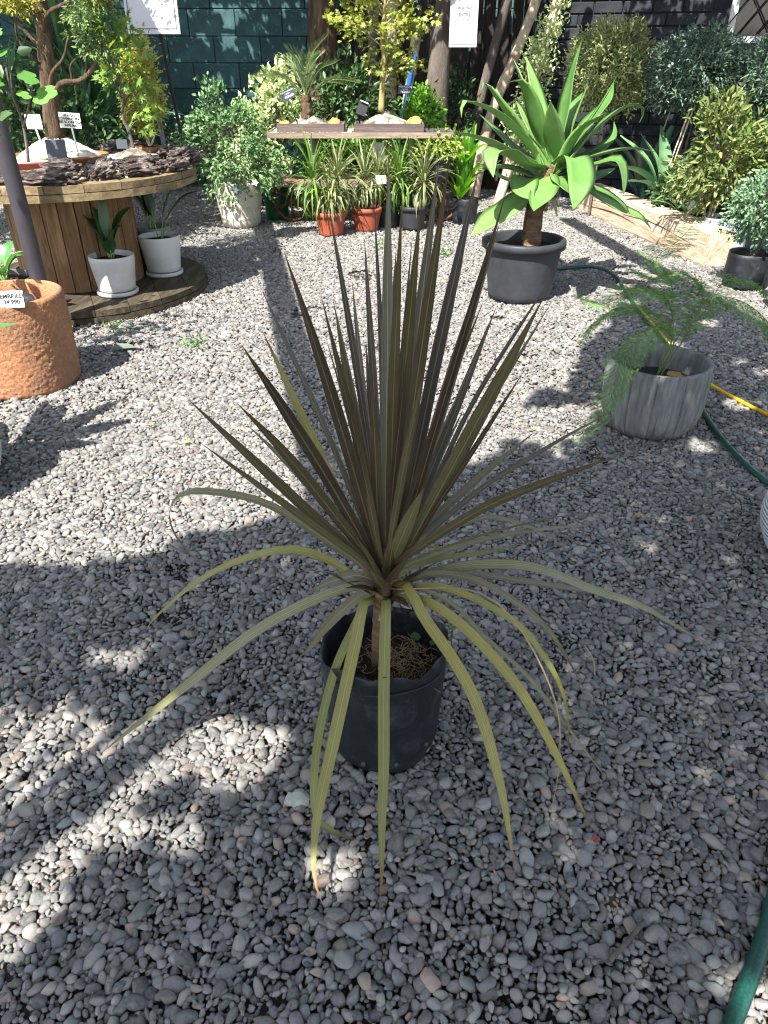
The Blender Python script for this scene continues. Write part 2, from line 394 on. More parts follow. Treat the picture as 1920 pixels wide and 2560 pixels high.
def gravel():
    rng = np.random.default_rng(3)
    def field(y0, y1, sp, margin=0.7):
        ys = np.arange(y0, y1, sp * 0.87); out = []
        for i, y in enumerate(ys):
            hw = 0.455 * y + 0.44 + margin
            xs = np.arange(-hw, hw, sp) + (i % 2) * sp / 2
            out.append(np.stack([xs, np.full(len(xs), y)], 1))
        p = np.concatenate(out); return p + rng.uniform(-.42, .42, p.shape) * sp
    near = field(0.2, 3.3, 0.0182, 0.55); mid = field(3.3, 5.6, 0.0205); far = field(5.6, 10.6, 0.0245)
    r_near = 0.0089 * np.exp(rng.normal(0, 0.42, len(near))) ; r_near = np.clip(r_near, 0.0046, 0.0215)
    # loosen the overlaps of the nearest stones
    for it in range(5):
        kd = kdtree.KDTree(len(near))
        for i, p in enumerate(near): kd.insert((p[0], p[1], 0), i)
        kd.balance(); mv = np.zeros_like(near)
        for i, p in enumerate(near):
            for co, j, d in kd.find_range((p[0], p[1], 0), r_near[i] + 0.017):
                if j == i or d < 1e-6: continue
                ov = (r_near[i] + r_near[j]) * 0.94 - d
                if ov > 0: mv[i] += (p - near[j]) / d * ov * 0.42
        near = near + np.clip(mv, -.008, .008)
    P = np.concatenate([near, mid, far]); n = len(P)
    r = np.concatenate([r_near, np.clip(0.0106 * np.exp(rng.normal(0, .36, len(mid))), .007, .021), np.clip(0.0128 * np.exp(rng.normal(0, .26, len(far))), .009, .022)])
    # a second, sparser layer lying on top
    m2 = rng.choice(n, int(n * 0.24), replace=False)
    P2 = P[m2] + rng.normal(0, .006, (len(m2), 2)); r2 = r[m2] * rng.uniform(.7, 1.0, len(m2))
    und = 0.006 * np.sin(P[:, 0] * 3.1 + 1) * np.sin(P[:, 1] * 2.3) + 0.004 * np.sin(P[:, 0] * 9) * np.sin(P[:, 1] * 7.7 + 2)
    z1 = rng.uniform(-.0045, .0035, n) + und; z2 = und[m2] + rng.uniform(.004, .010, len(m2))
    Z = np.concatenate([z1, z2]); P = np.concatenate([P, P2]); r = np.concatenate([r, r2]); n = len(P)
    # small grit filling the gaps underneath
    P3 = field(0.2, 3.6, 0.015, 0.4); r3 = rng.uniform(.0035, .006, len(P3)); P = np.concatenate([P, P3]); r = np.concatenate([r, r3]); Z = np.concatenate([Z, rng.uniform(-.008, -.004, len(P3))])
    from mathutils import noise as mn_
    bare = np.array([mn_.noise(Vector((p[0] * 2.6 + 3, p[1] * 2.6, 1.7))) + .5 * mn_.noise(Vector((p[0] * 9, p[1] * 9, 5.1))) for p in P]); drop = (bare > .62) & (rng.uniform(0, 1, len(P)) < .75) & (r > .0062)
    P, Z, r = P[~drop], Z[~drop], r[~drop]
    keep = ~(((P[:, 0] - 0.0) ** 2 + (P[:, 1] - 1.26) ** 2) < 0.118 ** 2)
    P, Z, r = P[keep], Z[keep], r[keep]; n = len(P)
    rot = np.stack([rng.normal(0, .28, n), rng.normal(0, .28, n), rng.uniform(0, 6.28, n)], 1)
    big = rng.uniform(0, 1, n) < 0.03; r = np.where(big, np.minimum(r * 1.35, .024), r)
    scl = r[:, None] * np.stack([rng.uniform(1.05, 1.5, n), rng.uniform(.95, 1.2, n), rng.uniform(.8, 1.15, n)], 1)
    me = bpy.data.meshes.new('gravel'); me.vertices.add(n)
    me.vertices.foreach_set('co', np.concatenate([P, Z[:, None]], 1).astype(np.float32).ravel())
    for nm, arr in (('rot', rot), ('scl', scl)):
        a = me.attributes.new(nm, 'FLOAT_VECTOR', 'POINT'); a.data.foreach_set('vector', arr.astype(np.float32).ravel())
    a = me.attributes.new('idx', 'INT', 'POINT'); a.data.foreach_set('value', rng.integers(0, 18, n).astype(np.int32))
    me.materials.append(M_PEB)
    o = link('gravel', me); tag(o, 'grey rounded river gravel spread over the whole nursery yard', 'gravel', kind='stuff')
    g = bpy.data.node_groups.new('scatter_pebbles', 'GeometryNodeTree')
    g.interface.new_socket('Geometry', in_out='INPUT', socket_type='NodeSocketGeometry'); g.interface.new_socket('Geometry', in_out='OUTPUT', socket_type='NodeSocketGeometry')
    gi = g.nodes.new('NodeGroupInput'); go = g.nodes.new('NodeGroupOutput'); ip = g.nodes.new('GeometryNodeInstanceOnPoints')
    ci = g.nodes.new('GeometryNodeCollectionInfo'); ci.inputs[0].default_value = make_pebbles(); ci.inputs['Separate Children'].default_value = True; ci.inputs['Reset Children'].default_value = True
    def na(nm, t):
        x = g.nodes.new('GeometryNodeInputNamedAttribute'); x.data_type = t; x.inputs[0].default_value = nm
        return x.outputs[0]
    er = g.nodes.new('FunctionNodeEulerToRotation'); L = g.links.new
    L(na('rot', 'FLOAT_VECTOR'), er.inputs[0]); L(gi.outputs[0], ip.inputs['Points']); L(ci.outputs[0], ip.inputs['Instance'])
    ip.inputs['Pick Instance'].default_value = True
    L(na('idx', 'INT'), ip.inputs['Instance Index']); L(er.outputs[0], ip.inputs['Rotation']); L(na('scl', 'FLOAT_VECTOR'), ip.inputs['Scale'])
    L(ip.outputs[0], go.inputs[0])
    md = o.modifiers.new('scatter', 'NODES'); md.node_group = g
gravel()

# ------------------------------------------------------------------ walls and fence at the back
M_TEAL = stone_like('teal_paint', [srgb(36, 58, 62), srgb(54, 82, 84), srgb(74, 102, 100)], 3.5, 0.85, 0.7, 45, bdist=0.012, obj_var=0.12)
M_TEALJ = stone_like('teal_joint', [srgb(34, 55, 58), srgb(50, 76, 78)], 8, 0.9, 0.5, 40)
M_BRICK = stone_like('charcoal_brick', [srgb(24, 27, 31), srgb(36, 39, 44), srgb(52, 56, 61)], 7, 0.75, 0.5, 50, obj_var=0.15, bdist=0.006)
M_MORT = stone_like('charcoal_mortar', [srgb(28, 30, 34), srgb(44, 47, 52)], 12, 0.9, 0.4, 60)
t = thing('block_wall', 'dark teal painted block wall dappled with sun behind the bonsai table', 'wall', (-3, 11.2, 0))
MB().box((-3.0, 11.2, 1.6), (11.0, 0.3, 3.2)).build('wall_core', M_TEALJ, t, smooth=False)
bl = bevbox((0.592, 0.06, 0.284), 0.007, 'block'); bl.materials.append(M_TEAL)
for r_ in range(11):
    for c_ in range(18):
        x = -8.2 + c_ * 0.6 + (0.3 if r_ % 2 else 0)
        if x > 2.1 or x < -7.0: continue
        o = link('block', bl, t, (x + 3.0, 11.045 - 11.2 + R.uniform(-.006, .004), 0.145 + r_ * 0.29)); o.rotation_euler = (0, 0, R.uniform(-.006, .006))

BA, BB = Vector((1.75, 9.95, 0)), Vector((5.7, 8.75, 0)); bd = (BB - BA); blen = bd.length; bd.normalize(); brz = math.atan2(bd.y, bd.x)
t = thing('brick_wall', 'black painted brick wall behind the round clipped shrubs', 'wall', tuple((BA + BB) / 2))
bn = Vector((bd.y, -bd.x, 0))
MB().box(tuple((BA + BB) / 2 - bn * 0.12 + Vector((0, 0, 1.5))), (blen, 0.2, 3.0), rz=brz).build('wall_core', M_MORT, t, smooth=False)
br = bevbox((0.302, 0.05, 0.108), 0.008, 'brick'); br.materials.append(M_BRICK); nb = 0
for r_ in range(20):
    for c_ in range(13):
        s_ = 0.16 + c_ * 0.315 + (0.157 if r_ % 2 else 0)
        if s_ > blen - 0.15: continue
        if 2.05 < s_ < 3.45 and r_ >= 14: continue
        p = BA + bd * s_ + bn * (-0.022 + R.uniform(-.004, .004)) + Vector((0, 0, 0.06 + r_ * 0.12)) - (BA + BB) / 2
        o = link('brick', br, t, tuple(p)); o.rotation_euler = (0, 0, brz); nb += 1

M_WHITEW = plain('white_frame', srgb(205, 205, 202), 0.6); M_GLASS = plain('dark_glass', srgb(30, 22, 20), 0.08, 0.6); M_IRON = plain('black_iron', srgb(34, 34, 38), 0.55)
wc = BA + bd * 2.75; t = thing('lattice_window', 'white framed window behind a black diagonal iron lattice', 'window', (wc.x, wc.y, 1.68))
def onwall(s_, z, out): q = BA + bd * s_ + bn * out; return (q.x, q.y, z)
MB().box(onwall(2.75, 2.3, -0.01), (1.36, 0.02, 1.2), rz=brz).build('pane', M_GLASS, t, smooth=False)
for s_ in (2.1, 2.55, 3.05, 3.4): MB().box(onwall(s_, 2.3, 0.02), (0.07, 0.06, 1.2), rz=brz).build('frame', M_WHITEW, t, smooth=False)
MB().box(onwall(2.75, 1.67, 0.045), (1.5, 0.12, 0.06), rz=brz).build('sill', M_WHITEW, t, smooth=False)
for i in range(9):
    for sg in (-1, 1):
        s0 = 2.0 + i * 0.19; a = onwall(s0, 1.72 if sg > 0 else 2.42, 0.09 + 0.008 * sg); b = onwall(min(s0 + 0.5, 3.5), (1.72 + min(0.5, 3.5 - s0) * 1.4) if sg > 0 else (2.42 - min(.5, 3.5 - s0) * 1.4), 0.09 + 0.008 * sg)
        if s0 < 3.4: MB().tube([a, b], 0.008, 6).build('lattice_bar', M_IRON, t)

M_FENCE = wood('weathered_fence', [srgb(26, 23, 22), srgb(50, 45, 42), srgb(78, 71, 66)], 2, 2.0, 0.9, 0.6)
t = thing('wooden_fence', 'weathered dark plank fence behind the bonsai maple and tree trunks', 'fence', (0.8, 10.5, 0))
x = -0.75; i = 0
while x < 2.35:
    wd = R.uniform(.10, .17); h = R.uniform(2.3, 2.9)
    MB().box((x + wd / 2, 10.45 + R.uniform(-.03, .03), h / 2), (wd, 0.03, h), ry=R.uniform(-.02, .02), rz=R.uniform(-.05, .05)).build('plank', M_FENCE, t, smooth=False)
    x += wd + R.uniform(.01, .05)
for z in (0.5, 1.7): MB().box((0.8, 10.52, z), (3.2, 0.05, 0.1)).build('rail', M_FENCE, t, smooth=False)

# ------------------------------------------------------------------ what stands overhead and throws the shade
M_BEAM = wood('pergola_beam', [srgb(70, 55, 42), srgb(110, 88, 66)], 1, 2.0)
def beam(a, b, wd, hh, label):
    a, b = Vector(a), Vector(b); d = b - a
    o = MB().box((0, 0, 0), (wd, d.length, hh)).build('pergola_beam', M_BEAM, smooth=False)
    o.location = (a + b) / 2; o.rotation_euler = (0, 0, math.atan2(-d.x, d.y)); return tag(o, label, 'beam', 'pergola beams overhead')
def up(x, y, h): k_ = h / math.tan(SUN_EL); return (x - SH.x * k_, y - SH.y * k_, h)   # the point whose shadow falls at x, y
a, b = up(-0.42, 3.55, 2.9), up(-1.27, 7.95, 2.9)
d = (Vector(b) - Vector(a))
beam(Vector(a) - d * 0.9, Vector(b) + d * 0.02, 0.17, 0.10, 'long wooden pergola beam running overhead past the spool table')
a, b = up(2.42, 5.0, 2.9), up(2.03, 8.3, 2.9); d = (Vector(b) - Vector(a))
beam(Vector(a) - d * 1.5, Vector(b) + d * 0.02, 0.16, 0.10, 'wooden pergola beam overhead in line with the squared timber')

def inside(p, poly):
    x, y = p; c = False; j = len(poly) - 1
    for i in range(len(poly)):
        xi, yi = poly[i]; xj, yj = poly[j]
        if (yi > y) != (yj > y) and x < (xj - xi) * (y - yi) / (yj - yi) + xi: c = not c
        j = i
    return c
M_SHADELEAF = leafmat('shade_leaf', srgb(70, 100, 40), srgb(98, 128, 58), trans=0.12, bump=0)
M_BARKG = stone_like('grey_bark', [srgb(56, 50, 46), srgb(92, 84, 78), srgb(124, 116, 108)], 7, 0.95, 1.0, 22, (1, 1, .25), bdist=0.02)
def shade_crown(name, label, trunk, targets, zr, size, seed, fork=2.4):
    """targets: points that this tree's crown keeps the sun from; each leaf hangs on the ray from such a point to the sun"""
    rng = np.random.default_rng(seed); T = np.array(targets); n = len(T)
    z = rng.uniform(zr[0], zr[1], n); kk = (z - T[:, 2]) / SUN.z
    p = T + np.array(SUN)[None, :] * kk[:, None]
    t = thing(name, label, 'tree', (trunk[0], trunk[1], 0), 'shade trees over the yard')
    d = rng.normal(0, 1, (n, 3)); nm = np.array(SUN)[None, :] + rng.normal(0, .45, (n, 3))
    mb = MB(); mb.leaves(p - d / np.linalg.norm(d, axis=1)[:, None] * size * .5, d, nm, size * rng.uniform(.75, 1.25, n), 0.62, rng=rng); mb.build('crown', M_SHADELEAF, t)
    mb = MB(); top = np.array([trunk[0], trunk[1], fork]); mb.tube(cr([(trunk[0], trunk[1], -.05), (trunk[0] + .05, trunk[1], fork * .5), tuple(top)], 8), [.13, .09], 10, rough=.04)
    for i in rng.choice(n, 26, replace=False):
        e = p[i]; m_ = (top + e) / 2 + np.array([0, 0, .25]); mb.tube(cr([top, m_, e], 7), [.04, .008], 5, caps=False)
    mb.build('trunk', M_BARKG, t)
SHADE = [(-1.95,1.97),(-1.33,1.97),(-1.06,1.99),(-0.79,2.04),(-0.71,2.18),(-0.54,2.21),(-0.41,2.28),(-0.32,2.40),(-0.27,2.57),(-0.17,2.61),(0.07,2.61),(0.23,2.56),(0.38,2.67),(0.52,2.82),(0.77,3.44),(1.09,4.02),(1.38,4.45),(1.64,4.97),(1.89,5.58),(2.18,5.82),(2.29,5.58),(2.38,5.16),(2.50,4.53),(3.16,4.02),(1.5,0.2),(-1.4,0.2)]
GAPS = [[(-1.08,1.29),(-0.81,1.27),(-0.81,1.16),(-0.87,1.08),(-1.00,1.11)],[(-0.75,1.26),(-0.60,1.31),(-0.61,1.21),(-0.71,1.18)],[(-0.53,1.31),(-0.44,1.33),(-0.42,1.27),(-0.48,1.23)],[(-0.47,1.18),(-0.37,1.21),(-0.36,1.11),(-0.44,1.11)],[(-0.64,1.15),(-0.55,1.21),(-0.51,1.13),(-0.61,1.10)],[(-0.92,0.95),(-0.82,0.98),(-0.73,0.99),(-0.68,1.07),(-0.64,1.07),(-0.65,0.99),(-0.69,0.94),(-0.71,0.82),(-0.85,0.80)],[(-0.56,0.98),(-0.45,1.02),(-0.41,0.95),(-0.48,0.93)],[(-0.40,1.31),(-0.28,1.25),(-0.28,1.15),(-0.35,1.20)],[(0.69,0.65),(0.78,0.69),(0.72,0.57),(0.65,0.57)],[(-0.16,0.94),(-0.07,0.94),(-0.06,0.87),(-0.14,0.86)],[(0.70,3.24),(0.97,3.29),(0.89,3.06),(0.70,3.02)],[(0.86,3.83),(1.11,4.02),(0.96,3.66)],[(-0.87,1.59),(-0.74,1.57),(-0.74,1.51),(-0.83,1.52)]]
def grow(poly, k_):
    c = np.mean(poly, axis=0); return [tuple(c + (np.array(p) - c) * k_) for p in poly]
GAPS = [grow(g_, 1.9) for g_ in GAPS]
rs = np.random.default_rng(5); left, right = [], []
while len(left) + len(right) < 19000:
    p = (rs.uniform(-2.0, 3.2), rs.uniform(0.2, 5.9))
    if not inside(p, SHADE) or any(inside(p, g_) for g_ in GAPS): continue
    if p[1] > 2.75 and math.sin(p[0] * 9 + 1) * math.sin(p[1] * 7) > 0.80: continue
    (left if p[0] < 0.35 else right).append((p[0], p[1], 0))
for i in range(1200): left.append((rs.uniform(-.4, .42), rs.uniform(1.05, 1.85), rs.uniform(.6, 1.35)))
shade_crown('shade_tree', 'leafy shade tree overhead behind the gravel foreground', (-2.6, -1.9), left, (3.0, 3.7), 0.115, 21)
shade_crown('shade_tree', 'leafy shade tree overhead keeping the sun off the cement pot', (1.2, -2.4), right, (3.0, 3.7), 0.092, 22)
WG = [[(-2.2, 2.11), (-1.82, 2.11), (-1.81, 1.91), (-1.92, 1.8), (-1.91, 1.63), (-2.11, 1.62), (-2.12, 1.82), (-2.07, 1.91), (-2.11, 2.04)]]
wl = []
while len(wl) < 9000:
    x, z = rs.uniform(-5.5, 1.0), rs.uniform(0.0, 2.5)
    if any(inside((x, z), g_) for g_ in WG): continue
    if math.sin(x * 11 + z * 3) * math.sin(z * 4 + x) > 0.9: continue
    wl.append((x, 11.0, z))
bk = []
while len(bk) < 6500:
    x, y, z = rs.uniform(-4.6, -2.2), rs.uniform(6.9, 9.8), rs.uniform(.2, 1.9)
    if math.sin(x * 6 + z * 2) * math.sin(z * 5 + y * 2) > 0.62: continue
    bk.append((x, y, z))
shade_crown('shade_tree', 'unseen leafy tree added to shade the yuccas behind the spool', (-5.2, 6.2), bk, (3.2, 4.2), 0.10, 26)  # crown added out of view so the planting behind the spool goes darker
shade_crown('shade_tree', 'leafy shade tree overhanging the teal block wall', (-4.9, 10.4), wl, (3.1, 4.2), 0.10, 23)
wl = []
while len(wl) < 7000:
    s_, z = rs.uniform(0.0, 3.9), rs.uniform(0.0, 2.6); q = BA + bd * s_ + bn * rs.uniform(0, 1.2)
    if s_ < 0.9 and z > 0.7: continue
    if math.sin(s_ * 12 + z * 5) * math.sin(z * 5) > 0.9: continue
    wl.append((q.x, q.y, z + rs.uniform(0, .3)))
shade_crown('shade_tree', 'unseen leafy tree added to keep the black brick wall in shade', (4.6, 7.2), wl, (3.1, 4.0), 0.10, 24)  # added out of view to shade the bricks and the clipped shrubs
wl = []
while len(wl) < 2600:
    x, z = rs.uniform(-.6, 2.3), rs.uniform(0.2, 2.5)
    if math.sin(x * 7 + z * 2) * math.sin(z * 3 + x * 2) > 0.5: continue
    wl.append((x, 10.2, z))
shade_crown('shade_tree', 'unseen leafy tree added to darken the plank fence', (2.6, 10.6), wl, (3.0, 4.0), 0.10, 25)  # added above the frame to bring more darkness onto the fence

# ------------------------------------------------------------------ shared materials for the objects
M_BAG = None
k = NT('black_bag'); v_ = k.coord('Object', (1, 1, 1)); f_ = k.noise(v_, 7, 7, 0.7, 1.5); f2_ = k.noise(v_, 120, 3)
k.l(k.ramp(k.math('ADD', k.math('MULTIPLY', f_, .8), k.math('MULTIPLY', f2_, .2)), [(0.3, srgb(18, 20, 23)), (0.52, srgb(29, 32, 36)), (0.64, srgb(50, 53, 57)), (0.8, srgb(92, 94, 96))]), k.p.inputs['Base Color'])
k.p.inputs['Roughness'].default_value = 0.5; k.p.inputs['Specular IOR Level'].default_value = 0.4; k.bump(k.math('ADD', f_, k.math('MULTIPLY', f2_, .3)), 0.5, 0.008); M_BAG = k.m
M_POTBLK = plain('black_pot_plastic', srgb(48, 50, 54), 0.5, 0.35, bump=0.1, bscale=40, var=0.25)
M_GREYBAG = stone_like('grey_sack', [srgb(90, 98, 104), srgb(140, 148, 152), srgb(178, 184, 186)], 7, 0.5, 0.6, 16, bdist=0.02)
M_EARTH = stone_like('potting_soil', [srgb(30, 24, 20), srgb(52, 42, 34), srgb(84, 70, 56)], 40, 0.95, 1.0, 120, bdist=0.01)
M_WATER = plain('dark_pot_inside', srgb(22, 26, 34), 0.35, 0.5, var=.3)
M_WHITEPOT = stone_like('white_plastic_pot', [srgb(164, 162, 154), srgb(190, 190, 187), srgb(196, 197, 196)], 2.6, 0.45, 0.05, 40, spec=.4)
M_SAND = stone_like('white_sand', [srgb(70, 64, 54), srgb(176, 168, 150), srgb(214, 208, 194), srgb(226, 222, 212)], 9, 0.95, 0.8, 70, bdist=0.006)
M_SANDG = stone_like('grey_sand', [srgb(46, 42, 36), srgb(92, 88, 78), srgb(146, 142, 132), srgb(186, 182, 172)], 12, 0.95, 0.9, 60, bdist=0.008)
M_TERRA = plain('terracotta_plastic', srgb(146, 76, 56), 0.5, 0.3, var=0.1)
M_STRAW = plain('dry_straw', srgb(150, 128, 96), 0.8, var=0.3)
M_TWIG = stone_like('twig_bark', [srgb(70, 62, 54), srgb(112, 104, 94)], 20, 0.9, 0.5, 60)
M_PALETWIG = stone_like('pale_bark', [srgb(120, 104, 88), srgb(186, 168, 146), srgb(206, 190, 168)], 8, 0.9, 0.6, 30)
M_BARKB = stone_like('brown_bark', [srgb(52, 40, 32), srgb(96, 78, 62), srgb(140, 120, 98)], 14, 0.95, 1.0, 40, (1, 1, .16), bdist=0.05)
M_TAGW = plain('white_tag', srgb(222, 222, 218), 0.5, var=0.03); M_TAGD = plain('slate_tag', srgb(62, 68, 78), 0.6, var=0.1)
M_INK = plain('ink', srgb(26, 26, 32), 0.7); M_CHALK = plain('chalk', srgb(215, 218, 220), 0.8)

def pot(parent, c, rt, rb, h, mat, th=0.012, lip=0.0, liph=0.03, soil=None, soilz=0.85, n=48, name='pot', bulge=0.0, foot=0.0, wob=0.0, wobf=3, fn=None):
    m = 8; pr = [(0.001, 0.004), (rb * .9, 0.004), (rb, 0.012 + foot)]
    for i in range(1, m + 1):
        f = i / m; pr.append((rb + (rt - rb) * f + bulge * math.sin(f * math.pi), 0.012 + foot + (h - liph - .012 - foot) * f))
    if lip: pr += [(rt + lip, h - liph), (rt + lip, h - .006), (rt + lip - .006, h)]
    else: pr += [(rt, h - .004), (rt - .003, h)]
    pr += [(rt - th + .003, h), (rt - th, h - .006), (rt - th * 1.2, h * .6), (rb - th, .03), (.001, .03)]
    o = MB().lathe(pr, n, c, wob=wob, wobf=wobf, fn=fn).build(name, mat, parent)
    if soil:
        z = h * soilz; r = rt - th * 1.3
        so_ = MB().lathe([(.001, z + .012), (r * .3, z + .010), (r * .6, z + .005), (r * .85, z), (r, z - .004)], 28, c, fn=lambda i, a, rr, zz: (rr, zz + NR.normal(0, .004, len(a))))
        so_.build('soil', soil, parent)
    return o

# ------------------------------------------------------------------ the cordyline in its black bag
M_CORD = leafmat('cordyline_leaf', srgb(54, 44, 36), srgb(128, 130, 84), tip=srgb(96, 66, 42), tip_at=0.91, rough=0.38, trans=0.10, spec=0.5, mottle=(srgb(104, 98, 76), 5, 1.0, srgb(150, 130, 90)),
                 stripe=(srgb(66, 58, 48), 0.5, srgb(150, 136, 88)), margin=(srgb(92, 70, 54), 0.86), bump=0.25, base=(srgb(120, 92, 72), 0.14))
M_CORDO = leafmat('cordyline_old_leaf', srgb(112, 118, 62), srgb(160, 142, 52), tip=srgb(112, 76, 42), tip_at=0.86, rough=0.42, trans=0.12, spec=0.45, mottle=(srgb(150, 148, 100), 5, 1.0, srgb(140, 104, 60)),
                 stripe=(srgb(92, 100, 60), 0.5, srgb(150, 150, 90)), margin=(srgb(120, 104, 50), 0.88), bump=0.25, base=(srgb(120, 92, 66), 0.12))
M_CTRUNK = stone_like('cordyline_trunk', [srgb(84, 62, 46), srgb(132, 104, 80), srgb(160, 134, 106)], 14, 0.9, 1.0, 30, (1, 1, 5), bdist=0.01)
